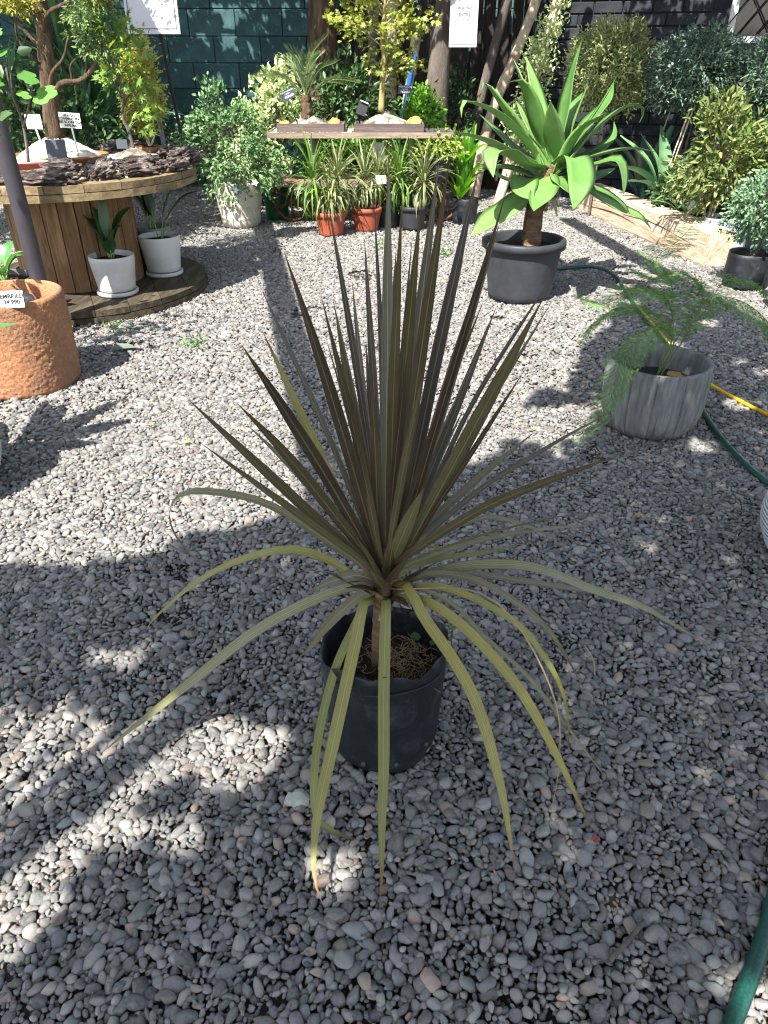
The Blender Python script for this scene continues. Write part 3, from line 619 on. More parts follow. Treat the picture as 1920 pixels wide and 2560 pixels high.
CORD = [
 (0.036, 0.10, [(0.002,1.260,0.573), (0.007,1.469,0.952), (0.010,1.680,1.323)]),
 (0.018, 0.00, [(-0.004,1.260,0.573), (-0.004,1.485,0.900), (-0.022,1.710,1.234)]),
 (0.026, 0.15, [(0.009,1.260,0.573), (0.017,1.147,1.037), (0.024,1.035,1.338)]),
 (0.014, 0.00, [(0.013,1.260,0.583), (0.041,1.556,0.920), (0.066,1.745,1.154)]),
 (0.034, 0.20, [(0.013,1.260,0.551), (0.035,1.164,1.030), (0.052,1.075,1.327)]),
 (0.036, 0.10, [(0.013,1.260,0.573), (0.060,1.450,0.914), (0.117,1.680,1.315)]),
 (0.030, 0.05, [(0.017,1.260,0.583), (0.059,1.121,1.082), (0.081,0.980,1.391)]),
 (0.038, 0.10, [(0.022,1.260,0.573), (0.116,1.517,0.934), (0.213,1.765,1.293)]),
 (0.020, 0.00, [(0.026,1.260,0.573), (0.107,1.089,1.060), (0.144,0.910,1.367)]),
 (0.036, 0.15, [(0.026,1.260,0.562), (0.149,1.518,0.887), (0.266,1.740,1.180)]),
 (0.016, 0.00, [(0.035,1.260,0.583), (0.215,1.606,0.789), (0.450,1.925,1.023)]),
 (0.040, 0.35, [(0.031,1.260,0.551), (0.152,1.070,0.991), (0.201,0.905,1.243)]),
 (0.016, 0.00, [(0.035,1.260,0.573), (0.233,1.580,0.759), (0.437,1.855,0.968)]),
 (0.030, 0.10, [(0.026,1.260,0.583), (0.153,1.502,0.785), (0.271,1.715,0.994)]),
 (0.018, 0.00, [(0.017,1.260,0.583), (0.071,1.460,0.863), (0.112,1.625,1.100)]),
 (0.014, 0.05, [(0.035,1.260,0.562), (0.152,1.094,0.926), (0.203,0.970,1.126)]),
 (0.022, 0.25, [(0.026,1.260,0.583), (0.086,1.479,0.649), (0.157,1.710,0.755)]),
 (0.016, 0.20, [(0.026,1.260,0.573), (0.126,1.515,0.662), (0.209,1.690,0.748)]),
 (0.022, 0.00, [(-0.009,1.260,0.573), (-0.031,1.402,0.744), (-0.073,1.574,0.961), (-0.130,1.775,1.224)]),
 (0.034, 0.05, [(-0.011,1.260,0.562), (-0.056,1.162,0.848), (-0.098,1.043,1.111), (-0.125,0.925,1.297)]),
 (0.030, 0.15, [(-0.009,1.260,0.573), (-0.052,1.134,0.968), (-0.071,1.045,1.171)]),
 (0.010, 0.00, [(-0.009,1.260,0.573), (-0.077,1.548,0.742), (-0.153,1.780,0.915)]),
 (0.020, 0.05, [(-0.007,1.260,0.583), (-0.028,1.496,0.747), (-0.045,1.705,0.922)]),
 (0.030, 0.75, [(-0.018,1.260,0.573), (-0.103,1.420,0.639), (-0.197,1.604,0.747), (-0.318,1.820,0.902)]),
 (0.034, 0.00, [(-0.018,1.260,0.551), (-0.084,1.158,0.789), (-0.151,1.027,1.025), (-0.189,0.915,1.180)]),
 (0.034, 0.30, [(-0.027,1.260,0.540), (-0.150,1.128,0.790), (-0.228,1.004,0.980), (-0.269,0.900,1.111)]),
 (0.034, 0.00, [(-0.022,1.260,0.551), (-0.101,1.169,0.755), (-0.174,1.061,0.951), (-0.219,0.980,1.068)]),
 (0.024, 0.30, [(-0.022,1.260,0.556), (-0.112,1.395,0.600), (-0.237,1.547,0.655), (-0.354,1.670,0.704)]),
 (0.028, 0.15, [(-0.027,1.260,0.540), (-0.131,1.143,0.735), (-0.212,1.020,0.905), (-0.262,0.905,1.041)]),
 (0.030, 0.15, [(-0.009,1.260,0.551), (-0.015,1.186,0.835), (-0.020,1.115,1.050)]),
 (0.026, 0.05, [(0.011,1.260,0.573), (0.033,1.503,0.743), (0.055,1.745,0.953)]),
 (0.024, 0.02, [(0.022,1.260,0.573), (0.102,1.533,0.832), (0.193,1.780,1.098)]),
 (0.024, 0.05, [(-0.007,1.260,0.573), (-0.042,1.515,0.789), (-0.078,1.770,1.044)]),
 (0.026, 0.05, [(0.013,1.260,0.573), (0.059,1.508,0.843), (0.108,1.755,1.140)]),
 (0.028, 0.02, [(0.004,1.260,0.573), (0.014,1.493,0.849), (0.028,1.715,1.131)]),
 (0.042, 0.45, [(0.007,1.260,0.523), (0.041,1.198,0.689), (0.074,1.135,0.831)]),
 (0.020, 0.20, [(0.022,1.260,0.551), (0.238,1.479,0.627), (0.379,1.590,0.656), (0.486,1.669,0.678), (0.621,1.760,0.704)]),
 (0.026, 0.35, [(0.013,1.260,0.540), (0.068,1.197,0.645), (0.174,1.058,0.833), (0.242,0.944,0.950), (0.294,0.805,1.071)]),
 (0.026, 0.30, [(0.018,1.260,0.551), (0.093,1.373,0.578), (0.208,1.512,0.611), (0.399,1.705,0.665)]),
 (0.012, 0.40, [(0.022,1.260,0.540), (0.083,1.192,0.634), (0.180,1.069,0.769), (0.251,0.949,0.880), (0.296,0.840,0.966)]),
 (0.016, 0.50, [(0.022,1.260,0.534), (0.091,1.316,0.536), (0.279,1.443,0.510), (0.449,1.541,0.470), (0.570,1.605,0.436)]),
 (0.022, 0.60, [(0.027,1.260,0.528), (0.111,1.342,0.512), (0.248,1.450,0.455), (0.371,1.540,0.421)]),
 (0.020, 0.50, [(0.026,1.260,0.562), (0.090,1.323,0.588), (0.183,1.390,0.583), (0.256,1.437,0.570), (0.318,1.474,0.533), (0.407,1.524,0.468), (0.467,1.557,0.417), (0.552,1.605,0.319)]),
 (0.032, 0.50, [(0.022,1.260,0.500), (0.090,1.278,0.518), (0.154,1.294,0.525), (0.226,1.311,0.523), (0.335,1.335,0.500), (0.394,1.348,0.471), (0.519,1.375,0.395), (0.650,1.401,0.326), (0.827,1.434,0.194), (0.878,1.443,0.160)]),
 (0.022, 0.40, [(0.022,1.260,0.500), (0.091,1.286,0.508), (0.160,1.311,0.502), (0.309,1.359,0.442), (0.514,1.421,0.357), (0.675,1.465,0.301)]),
 (0.022, 0.90, [(0.022,1.260,0.562), (0.081,1.327,0.585), (0.110,1.351,0.551), (0.143,1.390,0.472), (0.161,1.425,0.387), (0.164,1.450,0.323)]),
 (0.020, 0.80, [(-0.022,1.260,0.573), (-0.074,1.349,0.564), (-0.108,1.399,0.498), (-0.139,1.480,0.356)]),
 (0.022, 0.40, [(0.023,1.260,0.489), (0.091,1.259,0.533), (0.154,1.257,0.534), (0.220,1.256,0.513), (0.310,1.254,0.449), (0.371,1.253,0.391), (0.432,1.252,0.299), (0.500,1.250,0.174)]),
 (0.022, 0.70, [(0.018,1.260,0.471), (0.068,1.246,0.510), (0.121,1.231,0.523), (0.215,1.204,0.499), (0.297,1.178,0.454), (0.350,1.157,0.390), (0.391,1.137,0.323), (0.417,1.118,0.242), (0.430,1.092,0.120)]),
 (0.014, 0.50, [(0.018,1.260,0.471), (0.071,1.244,0.507), (0.154,1.219,0.482), (0.220,1.193,0.416), (0.306,1.162,0.343), (0.341,1.148,0.306), (0.434,1.110,0.187), (0.540,1.069,0.050)]),
 (0.030, 0.60, [(0.014,1.260,0.454), (0.045,1.245,0.482), (0.096,1.220,0.489), (0.167,1.178,0.460), (0.229,1.136,0.414), (0.293,1.087,0.353), (0.372,1.009,0.236), (0.414,0.962,0.160), (0.450,0.923,0.100)]),
 (0.034, 0.65, [(0.011,1.260,0.494), (0.045,1.239,0.523), (0.089,1.188,0.467), (0.147,1.127,0.409), (0.195,1.065,0.344), (0.244,0.955,0.214), (0.265,0.871,0.115), (0.270,0.840,0.080)]),
 (0.034, 0.65, [(-0.002,1.260,0.460), (0.004,1.249,0.487), (0.002,1.178,0.414), (-0.001,1.079,0.319), (-0.001,0.982,0.235), (-0.005,0.881,0.159), (-0.005,0.807,0.113), (-0.009,0.763,0.090)]),
 (0.036, 0.62, [(-0.009,1.260,0.465), (-0.040,1.239,0.477), (-0.062,1.179,0.412), (-0.091,1.087,0.317), (-0.113,1.013,0.245), (-0.138,0.926,0.168), (-0.146,0.862,0.114), (-0.142,0.824,0.084), (-0.123,0.784,0.060)]),
 (0.026, 0.85, [(-0.014,1.260,0.465), (-0.036,1.249,0.468), (-0.068,1.218,0.416), (-0.111,1.169,0.332), (-0.148,1.102,0.201), (-0.162,1.044,0.082), (-0.153,0.998,-0.019), (-0.122,0.976,-0.048), (-0.070,0.953,-0.024), (-0.010,0.920,0.100)]),
 (0.034, 0.50, [(-0.011,1.260,0.489), (-0.054,1.255,0.506), (-0.145,1.244,0.480), (-0.290,1.226,0.399), (-0.448,1.205,0.264), (-0.511,1.198,0.209), (-0.664,1.180,0.075), (-0.704,1.175,0.039)]),
 (0.034, 0.45, [(-0.014,1.260,0.489), (-0.054,1.258,0.473), (-0.132,1.252,0.390), (-0.179,1.248,0.319), (-0.199,1.247,0.300)]),
 (0.032, 0.20, [(-0.011,1.260,0.504), (-0.054,1.264,0.526), (-0.108,1.268,0.511), (-0.178,1.273,0.470)]),
 (0.026, 0.70, [(-0.018,1.260,0.500), (-0.071,1.275,0.522), (-0.144,1.297,0.557), (-0.213,1.315,0.562), (-0.334,1.343,0.512), (-0.441,1.369,0.436), (-0.545,1.393,0.333), (-0.623,1.412,0.237), (-0.645,1.423,0.160)]),
 (0.024, 0.45, [(-0.022,1.260,0.528), (-0.143,1.317,0.597), (-0.244,1.362,0.643), (-0.334,1.396,0.656), (-0.474,1.442,0.634), (-0.518,1.459,0.582), (-0.527,1.482,0.492), (-0.484,1.518,0.360)]),
]

t = thing('spiky_potted_plant', 'tall bronze strap-leaved spiky plant in a black nursery bag on the gravel', 'plant', (0, 1.26, 0))
def bagfn(i, a, rr, zz):
    if i < 2: return rr, zz
    k_ = min(1, i / 9)
    rr = rr * (1 + 0.03 * k_ * np.sin(2 * a + .8) + (.016 * np.sin(7 * a + 2) if i >= 6 else .008 * np.sin(7 * a + 2)) + 0.014 * np.sin(5 * a + i * .6) + .008 * np.sin(11 * a + i * 1.7) + .006 * np.sin(17 * a - i * 2.3) * (i % 2))
    if i >= 9: zz = zz + 0.016 * np.sin(a - 0.3) * -1 + .009 * np.sin(3 * a + 1) + .005 * np.sin(8 * a + .4) + .003 * np.sin(19 * a)
    return rr, zz
bag = MB().lathe([(.001, .0), (.108, .0), (.128, .016), (.134, .05), (.138, .11), (.141, .18), (.144, .25), (.146, .30), (.1475, .322), (.1475, .331), (.1468, .334), (.1452, .333), (.143, .30), (.139, .25), (.12, .2), (.001, .2)], 72, (0, 1.26, 0), fn=bagfn).build('nursery_bag', M_BAG, t)
hem = MB()
a_ = np.linspace(-2.55, -0.35, 26)
hem.tube([(0.1475 * math.cos(q), 1.26 + 0.1475 * math.sin(q) , .294 - .012 * math.sin(q) + .004 * math.sin(4 * q)) for q in a_], .0022, 6).build('fold', M_BAG, bag)
for q, z in ((-1.95, .05), (-1.35, .055), (-0.7, .075)):
    MB().tube([(0.129 * math.cos(q), 1.26 + 0.129 * math.sin(q), z), (0.140 * math.cos(q), 1.26 + 0.140 * math.sin(q), z)], .0055, 10).build('drain_hole', plain('hole_rim', srgb(60, 62, 66), .7), bag)
MB().lathe([(.001, .262), (.03, .260), (.07, .252), (.11, .246), (.136, .242)], 40, (0, 1.26, 0), fn=lambda i, a, rr, zz: (rr, zz + NR.normal(0, .004, len(a)))).build('soil', M_EARTH, t)
mb = MB()
for i in range(130):
    a = R.uniform(-.9, 1.2) if i % 3 else R.uniform(0, 6.28); r = R.uniform(.02, .12); p0 = np.array([r * math.cos(a), 1.26 + r * math.sin(a) * .9, .257 + .012 * (1 - r / .12)])
    p = [p0]
    for j in range(4): p.append(p[-1] + np.array([R.uniform(-.02, .02), R.uniform(-.02, .02), R.uniform(-.005, .007)]))
    mb.tube(cr(p, 8), [.0012, .0006], 4, caps=False)
mb.build('root_tangle', M_STRAW, t)
mb = MB(); tp = cr([(-.008, 1.262, .235), (-.010, 1.262, .33), (-.006, 1.26, .42), (.0, 1.26, .50), (.006, 1.26, .60)], 34)
mb.tube(tp, [.0225, .0195, .019, .020, .021, .012], 14, rough=.035); mb.build('trunk', M_CTRUNK, t)
def cprof(u):
    if u < .25: return .55 + .45 * (u / .25) ** .8
    if u < .55: return 1.0
    return max(.02, 1 - ((u - .55) / .45) ** 1.7)
for i, (wd, gg, pts) in enumerate(CORD):
    P = [np.array(p) for p in pts]
    for p in P: p[2] = max(p[2], .022)
    b = P[0].copy(); ax = np.array([0.002, 1.26, min(b[2], .60) - .03])
    tip = P[-1]; h = tip - ax; h[2] = 0; hn = h / (np.linalg.norm(h) + 1e-6)
    root = ax + hn * .012; root[2] = max(.40, b[2] - .05)
    P = [root] + P
    sd_ = np.cross(hn, [0, 0, 1.0]); T_ = P[-2] - P[1] if len(P) > 3 else P[-1] - P[0]; T_ = T_ / np.linalg.norm(T_); s0 = sd_ - T_ * sd_.dot(T_); s0 /= np.linalg.norm(s0) + 1e-9
    n0 = np.cross(s0, T_); c0 = np.array([0, -.85, .53]); c0 = c0 - T_ * c0.dot(T_); ang = math.atan2(c0.dot(s0), c0.dot(n0)); ang = ang - math.pi if ang > math.pi / 2 else (ang + math.pi if ang < -math.pi / 2 else ang)
    roll = -max(-.75, min(.75, ang * .6))
    mb = MB(); mb.strip(P, wd * .76, cprof, side=sd_, roll=roll, fold=.18 if gg < .4 else .13, twist=R.uniform(-.5, .5), v=min(1, max(0, gg * 1.3 + R.uniform(-.15, .35))) if gg < .55 else R.uniform(0, .9), n=22)
    mb.build('leaf', M_CORD if gg < .55 else M_CORDO, t)
for i in range(9, 26):
    a = i * 2.4 + R.uniform(-.3, .3); d_ = np.array([math.cos(a), math.sin(a), 0]); z = .405 + .006 * i; b0 = np.array([.002, 1.26, z]) + d_ * .015; el = .2 + 1.25 * i / 26; L = R.uniform(.10, .2)
    e_ = d_ * math.cos(el) + np.array([0, 0, math.sin(el)]); mb = MB(); mb.strip([b0 - np.array([0, 0, .03]), b0 + np.array([0, 0, .01]) + d_ * .006, b0 + e_ * L * .55, b0 + e_ * L + np.array([0, 0, -.02 if el < .8 else .0])], .034, lambda u: .9 if u < .5 else max(.03, .9 - ((u - .5) / .5) ** 1.5), side=np.cross(d_, [0, 0, 1.0]), fold=.3, n=10, v=R.uniform(0, .4)); mb.build('leaf', M_CORD, t)
mb = MB()
for i in range(6):
    a = R.uniform(0, 6.28); z = R.uniform(.42, .52); d_ = np.array([math.cos(a), math.sin(a), 0])
    b0 = np.array([.002, 1.26, z]) + d_ * .016; mb.strip([b0, b0 + d_ * .018 + np.array([0, 0, .03]), b0 + d_ * R.uniform(.03, .05) + np.array([0, 0, R.uniform(.02, .06)])], .018, lambda u: 1 - .7 * u, fold=.5, n=6, v=R.random())
mb.build('dry_leaf_base', leafmat('dry_sheath', srgb(130, 98, 74), srgb(176, 150, 122), trans=.1), t)
for i in range(9):
    a = R.uniform(0, 6.28); el = R.uniform(1.0, 1.4); L = R.uniform(.5, .75); d_ = np.array([math.cos(a), math.sin(a), 0]); b0 = np.array([.002, 1.26, .55]) + d_ * .012; e_ = d_ * math.cos(el) + np.array([0, 0, math.sin(el)])
    mb = MB(); mb.strip([b0, b0 + e_ * L * .5, b0 + e_ * L + d_ * .02], R.uniform(.014, .022), cprof, side=np.cross(d_, [0, 0, 1.0]), fold=.25, twist=R.uniform(-.5, .5), v=R.uniform(0, .5), n=16); mb.build('leaf', M_CORD, t)
for P in ([(.01, 1.25, .50), (.22, 1.16, .55), (.36, 1.06, .36), (.385, 1.02, .18), (.38, 1.0, .05)],):
    MB().tube(cr(P, 20), [.0018, .0022, .0008], 5).build('dry_strand', M_STRAW, t)
M_WEED = leafmat('weed_leaf', srgb(62, 108, 44), srgb(96, 140, 60), trans=.3)
SC5 = [(math.radians(a), r) for a, r in ((0, .62), (25, .5), (50, .62), (80, .5), (110, .6), (140, .5), (168, .42), (192, .42), (220, .5), (250, .6), (280, .5), (310, .62), (335, .5))]
for (x, y, z, sz) in ((.075, 1.325, .285, .038), (.115, 1.30, .29, .02), (.128, 1.24, .275, .022), (-.055, 1.175, .272, .028), (.165, 1.315, .33, .03), (-.06, 1.2, .268, .02), (.052, 1.15, .27, .03)):
    mb = MB(); q = np.array([[x, y, z]]); mb.lobed(q, np.array([[R.uniform(-1, 1), R.uniform(-1, 1), .1]]), np.array([[.1, -.35, 1.0]]), [sz * .6], SC5); mb.tube([(x, y, z), (x + .004, y + .006, .245)], .0009, 4); mb.build('weed', M_WEED, t)
mb = MB(); mb.strip([(-.07, 1.16, .268), (-.03, 1.175, .275), (.0, 1.15, .268), (.015, 1.13, .262)], .016, cprof, fold=.5, n=8); mb.build('dead_leaf', M_STRAW, t)

# ------------------------------------------------------------------ agave in the big black pot
M_AGAVE = leafmat('agave_leaf', srgb(76, 118, 54), srgb(110, 146, 76), rough=0.45, trans=0.16, spec=0.4, margin=(srgb(150, 172, 100), 0.93), nscale=4, bump=0.1, mottle=(srgb(130, 156, 102), 5, 1.5, srgb(140, 132, 84)))
M_ATRUNK = stone_like('agave_trunk', [srgb(74, 58, 44), srgb(116, 92, 70), srgb(150, 124, 98)], 8, 0.95, 1.0, 14, (1, 1, 6), bdist=0.02)
AGAVE = [
 (0.150, [(1.140,5.330,0.886), (1.189,5.367,1.159), (1.224,5.403,1.419), (1.259,5.430,1.601)]),
 (0.110, [(1.112,5.330,0.898), (0.991,5.388,1.135), (0.913,5.439,1.343), (0.835,5.480,1.503)]),
 (0.150, [(1.084,5.330,0.909), (0.908,5.314,1.072), (0.765,5.298,1.229), (0.634,5.284,1.368), (0.621,5.280,1.326)]),
 (0.120, [(1.073,5.330,0.898), (0.792,5.261,1.143), (0.630,5.225,1.238), (0.503,5.200,1.266), (0.494,5.180,1.181)]),
 (0.140, [(1.064,5.330,0.862), (0.747,5.305,1.005), (0.588,5.293,1.063), (0.420,5.280,1.098)]),
 (0.130, [(1.090,5.330,0.862), (0.906,5.199,0.912), (0.782,5.092,0.992), (0.685,5.018,0.999), (0.684,4.880,0.872)]),
 (0.130, [(1.021,5.330,0.778), (0.851,5.442,0.787), (0.658,5.580,0.882)]),
 (0.180, [(1.038,5.330,0.741), (0.842,5.261,0.604), (0.709,5.219,0.537), (0.596,5.180,0.462)]),
 (0.140, [(1.093,5.330,0.838), (1.093,5.221,0.793), (1.043,5.065,0.732), (0.959,4.880,0.675)]),
 (0.150, [(1.180,5.330,0.874), (1.256,5.193,0.947), (1.274,5.081,0.869), (1.199,4.830,0.695)]),
 (0.090, [(1.170,5.330,0.850), (1.418,5.330,0.945), (1.656,5.330,0.991), (1.835,5.330,0.968)]),
 (0.100, [(1.195,5.330,0.862), (1.407,5.257,0.900), (1.542,5.208,0.934), (1.585,5.178,0.857), (1.596,5.130,0.723)]),
 (0.120, [(1.220,5.330,0.874), (1.358,5.361,1.046), (1.510,5.389,1.180), (1.645,5.409,1.240), (1.717,5.418,1.212), (1.711,5.430,1.132)]),
 (0.050, [(1.203,5.330,0.898), (1.291,5.314,1.072), (1.390,5.298,1.229), (1.478,5.280,1.410)]),
 (0.045, [(1.213,5.330,0.921), (1.253,5.353,1.137), (1.325,5.380,1.371)]),
 (0.130, [(1.215,5.330,0.909), (1.372,5.468,1.118), (1.520,5.572,1.260), (1.557,5.630,1.360)]),
 (0.100, [(1.180,5.330,0.874), (1.096,5.206,1.081), (1.028,5.080,1.276)]),
 (0.090, [(1.163,5.330,0.909), (1.050,5.483,1.219), (0.946,5.630,1.514)]),
 (0.130, [(1.229,5.330,0.802), (1.462,5.171,0.740), (1.577,5.083,0.682), (1.630,5.030,0.626)]),
 (0.130, [(1.228,5.330,0.814), (1.597,5.357,0.626), (1.819,5.372,0.547), (1.913,5.380,0.468)]),
 (0.110, [(1.223,5.330,0.850), (1.422,5.462,0.785), (1.662,5.630,0.839)]),
 (0.070, [(1.267,5.330,0.909), (1.487,5.512,0.962), (1.616,5.647,1.046), (1.626,5.730,1.124)]),
 (0.110, [(1.083,5.330,0.921), (0.987,5.501,1.116), (0.901,5.630,1.258)]),
 (0.100, [(1.111,5.330,0.909), (0.992,5.252,1.133), (0.914,5.191,1.298), (0.838,5.154,1.382), (0.764,5.130,1.372)]),
 (0.120, [(1.063,5.330,0.874), (0.868,5.417,0.994), (0.644,5.530,1.183)]),
 (0.140, [(1.005,5.330,0.802), (0.955,5.273,0.810), (0.940,5.138,0.745), (0.975,5.030,0.714)]),
 (0.120, [(1.160,5.330,0.933), (1.258,5.575,1.169), (1.381,5.730,1.300)]),
 (0.120, [(1.134,5.330,0.933), (1.107,5.597,1.144), (1.092,5.730,1.254)]),
 (0.130, [(1.218,5.330,0.886), (1.379,5.492,0.940), (1.597,5.680,0.970)]),
 (0.140, [(1.172,5.330,0.838), (1.204,5.198,0.784), (1.235,5.080,0.742)]),
]

t = thing('agave_plant', 'broad green soft-leaved agave on a stout trunk in a large black pot', 'plant', (1.0, 5.33, 0))
pot(t, (1.0, 5.33, 0), .272, .225, .42, M_POTBLK, .014, lip=.026, liph=.055, soil=M_EARTH, soilz=.86)
MB().lathe([(.258, .30), (.2625, .304), (.2625, .309), (.258, .313)], 48, (1.0, 5.33, 0)).build('rib', M_POTBLK, t)
MB().tube(cr([(1.06, 5.35, .34), (1.055, 5.34, .6), (1.09, 5.33, .76), (1.13, 5.33, .9)], 26), [.07, .066, .062, .06, .05], 16, rough=.03).build('trunk', M_ATRUNK, t)
def aprof(u):
    if u < .5: return .55 + .45 * math.sin(u / .5 * math.pi / 2)
    return max(.015, 1 - ((u - .5) / .5) ** 2.1)
for i, (wd, pts) in enumerate(AGAVE):
    P = [np.array(p) for p in pts]; cen = np.array([1.12, 5.33, .80])
    root = cen + (P[0] - cen) * .35; h = P[-1] - cen; h[2] = 0; hn = h / (np.linalg.norm(h) + 1e-6)
    mid = P[len(P) // 2] - cen; mid[2] = 0; hn = hn * .5 + mid / (np.linalg.norm(mid) + .02) * .5; hn[1] -= .25; hn /= np.linalg.norm(hn) + 1e-6
    mb = MB(); mb.strip([root] + P, wd * 1.34, aprof, side=np.cross(hn, [0, 0, 1.0]), fold=.22, twist=R.uniform(-.35, .35), v=R.random(), n=18, thick=.012, wave=.015)
    mb.build('leaf', M_AGAVE, t)
for i in range(7):
    a = i * 2.4 + .5; el = R.uniform(.15, 1.15); L = R.uniform(.42, .62); d_ = np.array([math.cos(a), math.sin(a) * .9 + .25, 0]); d_ /= np.linalg.norm(d_); c0 = np.array([1.12, 5.36, .80]) + d_ * .05
    p1 = c0 + (d_ * math.cos(el) + np.array([0, 0, math.sin(el)])) * L * .55; e2 = el - R.uniform(.2, .7); p2 = p1 + (d_ * math.cos(e2) + np.array([0, 0, math.sin(e2)])) * L * .45
    mb = MB(); mb.strip([c0, p1, p2], R.uniform(.10, .14), aprof, fold=.22, twist=R.uniform(-.4, .4), v=R.random(), n=16, thick=.012, wave=.015); mb.build('leaf', M_AGAVE, t)
mb = MB()
for i in range(12):
    a = R.uniform(0, 6.28); b0 = np.array([1.08 + .055 * math.cos(a), 5.335 + .055 * math.sin(a), R.uniform(.62, .76)]); d_ = np.array([math.cos(a), math.sin(a), 0])
    mb.strip([b0, b0 + d_ * .05 + np.array([0, 0, .02]), b0 + d_ * .08 + np.array([0, 0, -.05])], .07, lambda u: 1 - .5 * u, fold=.2, n=6, v=R.random())
mb.build('dry_leaf_base', leafmat('agave_dry', srgb(176, 160, 120), srgb(206, 196, 160), trans=.1), t)

# ------------------------------------------------------------------ fern in the cement pot
k = NT('cement_wood'); v_ = k.coord('Object', (1, 1, .12)); f_ = k.noise(v_, 28, 7, .7); g_ = k.noise(k.coord('Object'), 3, 5)
k.l(k.mix(k.math('MULTIPLY', k.math('SUBTRACT', g_, .42, True), 2.2, True), k.ramp(f_, [(.3, srgb(70, 70, 68)), (.5, srgb(106, 107, 105)), (.75, srgb(140, 140, 136))]), srgb(84, 85, 83)), k.p.inputs['Base Color'])
k.p.inputs['Roughness'].default_value = .9; k.bump(f_, .6, .01); M_CEM = k.m
t = thing('fern_in_cement_pot', 'feathery asparagus fern in a wide grey board-marked cement pot', 'plant', (1.272, 3.14, 0))
jit = NR.normal(0, 1, 120)
def cemfn(i, a, rr, zz):
    if 2 <= i <= 9:
        gx = (a / (2 * math.pi) * 44 + .25 * np.sin(a * 7)) % 1.0
        rr = rr - (.0045 + .0035 * np.sin(a * 13 + 1)) * np.exp(-((gx - .5) / .09) ** 2) + .003 * np.sin(a * 5 + i * .8) * (1 if i < 9 else .5) + .002 * np.sin(a * 31)
    return rr, zz
MB().lathe([(.001, .0), (.15, .0), (.186, .012), (.212, .045), (.226, .10), (.232, .16), (.234, .22), (.2335, .28), (.232, .318), (.230, .330), (.227, .333), (.212, .333), (.208, .328), (.204, .27), (.20, .2), (.001, .2)], 616, (1.272, 3.14, 0), fn=cemfn).build('pot', M_CEM, t)
MB().lathe([(.001, .225), (.1, .226), (.206, .222)], 40, (1.272, 3.14, 0)).build('soil', M_WATER, t)
M_FERN = leafmat('fern_leaf', srgb(74, 124, 52), srgb(122, 166, 80), trans=.25, rough=.6, bump=0)
M_FSTEM = plain('fern_stem', srgb(96, 110, 60), .6)
def frond(root, pts, wid, dens, flat=True, droop=0.0):
    P = cr(pts, 46); T = np.gradient(P, axis=0); T /= np.linalg.norm(T, axis=1)[:, None]
    mb = MB(); mb.tube(P, [.0030, .0012], 5, caps=False); st = mb
    lf = MB(); pos, dd, nn = [], [], []
    for i in range(12, 46, 1):
        u = (i - 12) / 33; L = wid * (math.sin(min(1, u * 1.6 + .15) * math.pi / 2)) * (1 - u) ** .55 + .012
        sd = np.cross(T[i], [0, 0, 1.0]); sd /= np.linalg.norm(sd) + 1e-9
        for sg in (-1, 1):
            d_ = sd * sg + T[i] * .55 + np.array([0, 0, R.uniform(-.25, .1) - droop]); d_ /= np.linalg.norm(d_)
            e = P[i] + d_ * L * R.uniform(.7, 1.1); st.tube([P[i], (P[i] + e) / 2 + np.array([0, 0, .004]), e], [.0009, .0005], 3, caps=False)
            m = max(4, int(L * dens)); 
            for j in range(m):
                f = (j + .5) / m; c0 = P[i] + (e - P[i]) * f
                for s2 in (-1, 1):
                    pos.append(c0); q = np.cross(d_, [0, 0, 1.0]) * s2 + d_ * .7 + np.array([R.uniform(-.2, .2), R.uniform(-.2, .2), R.uniform(-.3, .25)]); dd.append(q); nn.append([R.uniform(-.3, .3), R.uniform(-.3, .3), 1])
    lf.leaves(np.array(pos), np.array(dd), np.array(nn, float), .0185 * NR.uniform(.7, 1.3, len(pos)), .17, fold=.05)
    a = st.build('frond', M_FSTEM, root); lf.build('foliage', M_FERN, a)
FP = lambda *p: [np.array(q) for q in p]
frond(t, FP((1.26, 3.13, .22), (1.33, 3.2, .42), (1.28, 3.22, .58), (1.10, 3.10, .66), (.92, 3.02, .62), (.80, 3.0, .66)), .16, 150)
frond(t, FP((1.26, 3.13, .22), (1.32, 3.18, .40), (1.22, 3.06, .52), (1.05, 2.95, .45), (.95, 2.85, .22), (.85, 2.80, .08)), .15, 150, droop=.3)
frond(t, FP((1.27, 3.14, .22), (1.33, 3.25, .45), (1.34, 3.35, .60), (1.24, 3.35, .72), (1.38, 3.5, .78), (1.50, 3.6, .86)), .15, 150)
frond(t, FP((1.26, 3.14, .22), (1.40, 3.26, .44), (1.55, 3.34, .56), (1.72, 3.30, .52), (1.86, 3.20, .36), (1.95, 3.1, .16)), .17, 150, droop=.4)
frond(t, FP((1.26, 3.14, .22), (1.30, 3.1, .42), (1.20, 3.15, .54), (1.08, 3.25, .54), (.98, 3.3, .44), (.94, 3.3, .36)), .13, 150, droop=.2)
frond(t, FP((1.27, 3.13, .22), (1.36, 3.15, .42), (1.42, 3.2, .62), (1.32, 3.2, .70), (1.20, 3.2, .68), (1.08, 3.2, .72)), .14, 150)
frond(t, FP((1.27, 3.13, .22), (1.38, 3.2, .40), (1.50, 3.3, .52), (1.60, 3.4, .62), (1.74, 3.46, .60), (1.86, 3.5, .52)), .12, 140)
mb = MB(); mb.lobed(np.array([[1.36, 3.22, .228]]), np.array([[1, -.3, 0]]), np.array([[.0, -.2, 1]]), [.075], SC5); mb.build('dead_leaf', leafmat('dry_yellow_leaf', srgb(186, 150, 84), srgb(206, 178, 110), trans=.2), t)

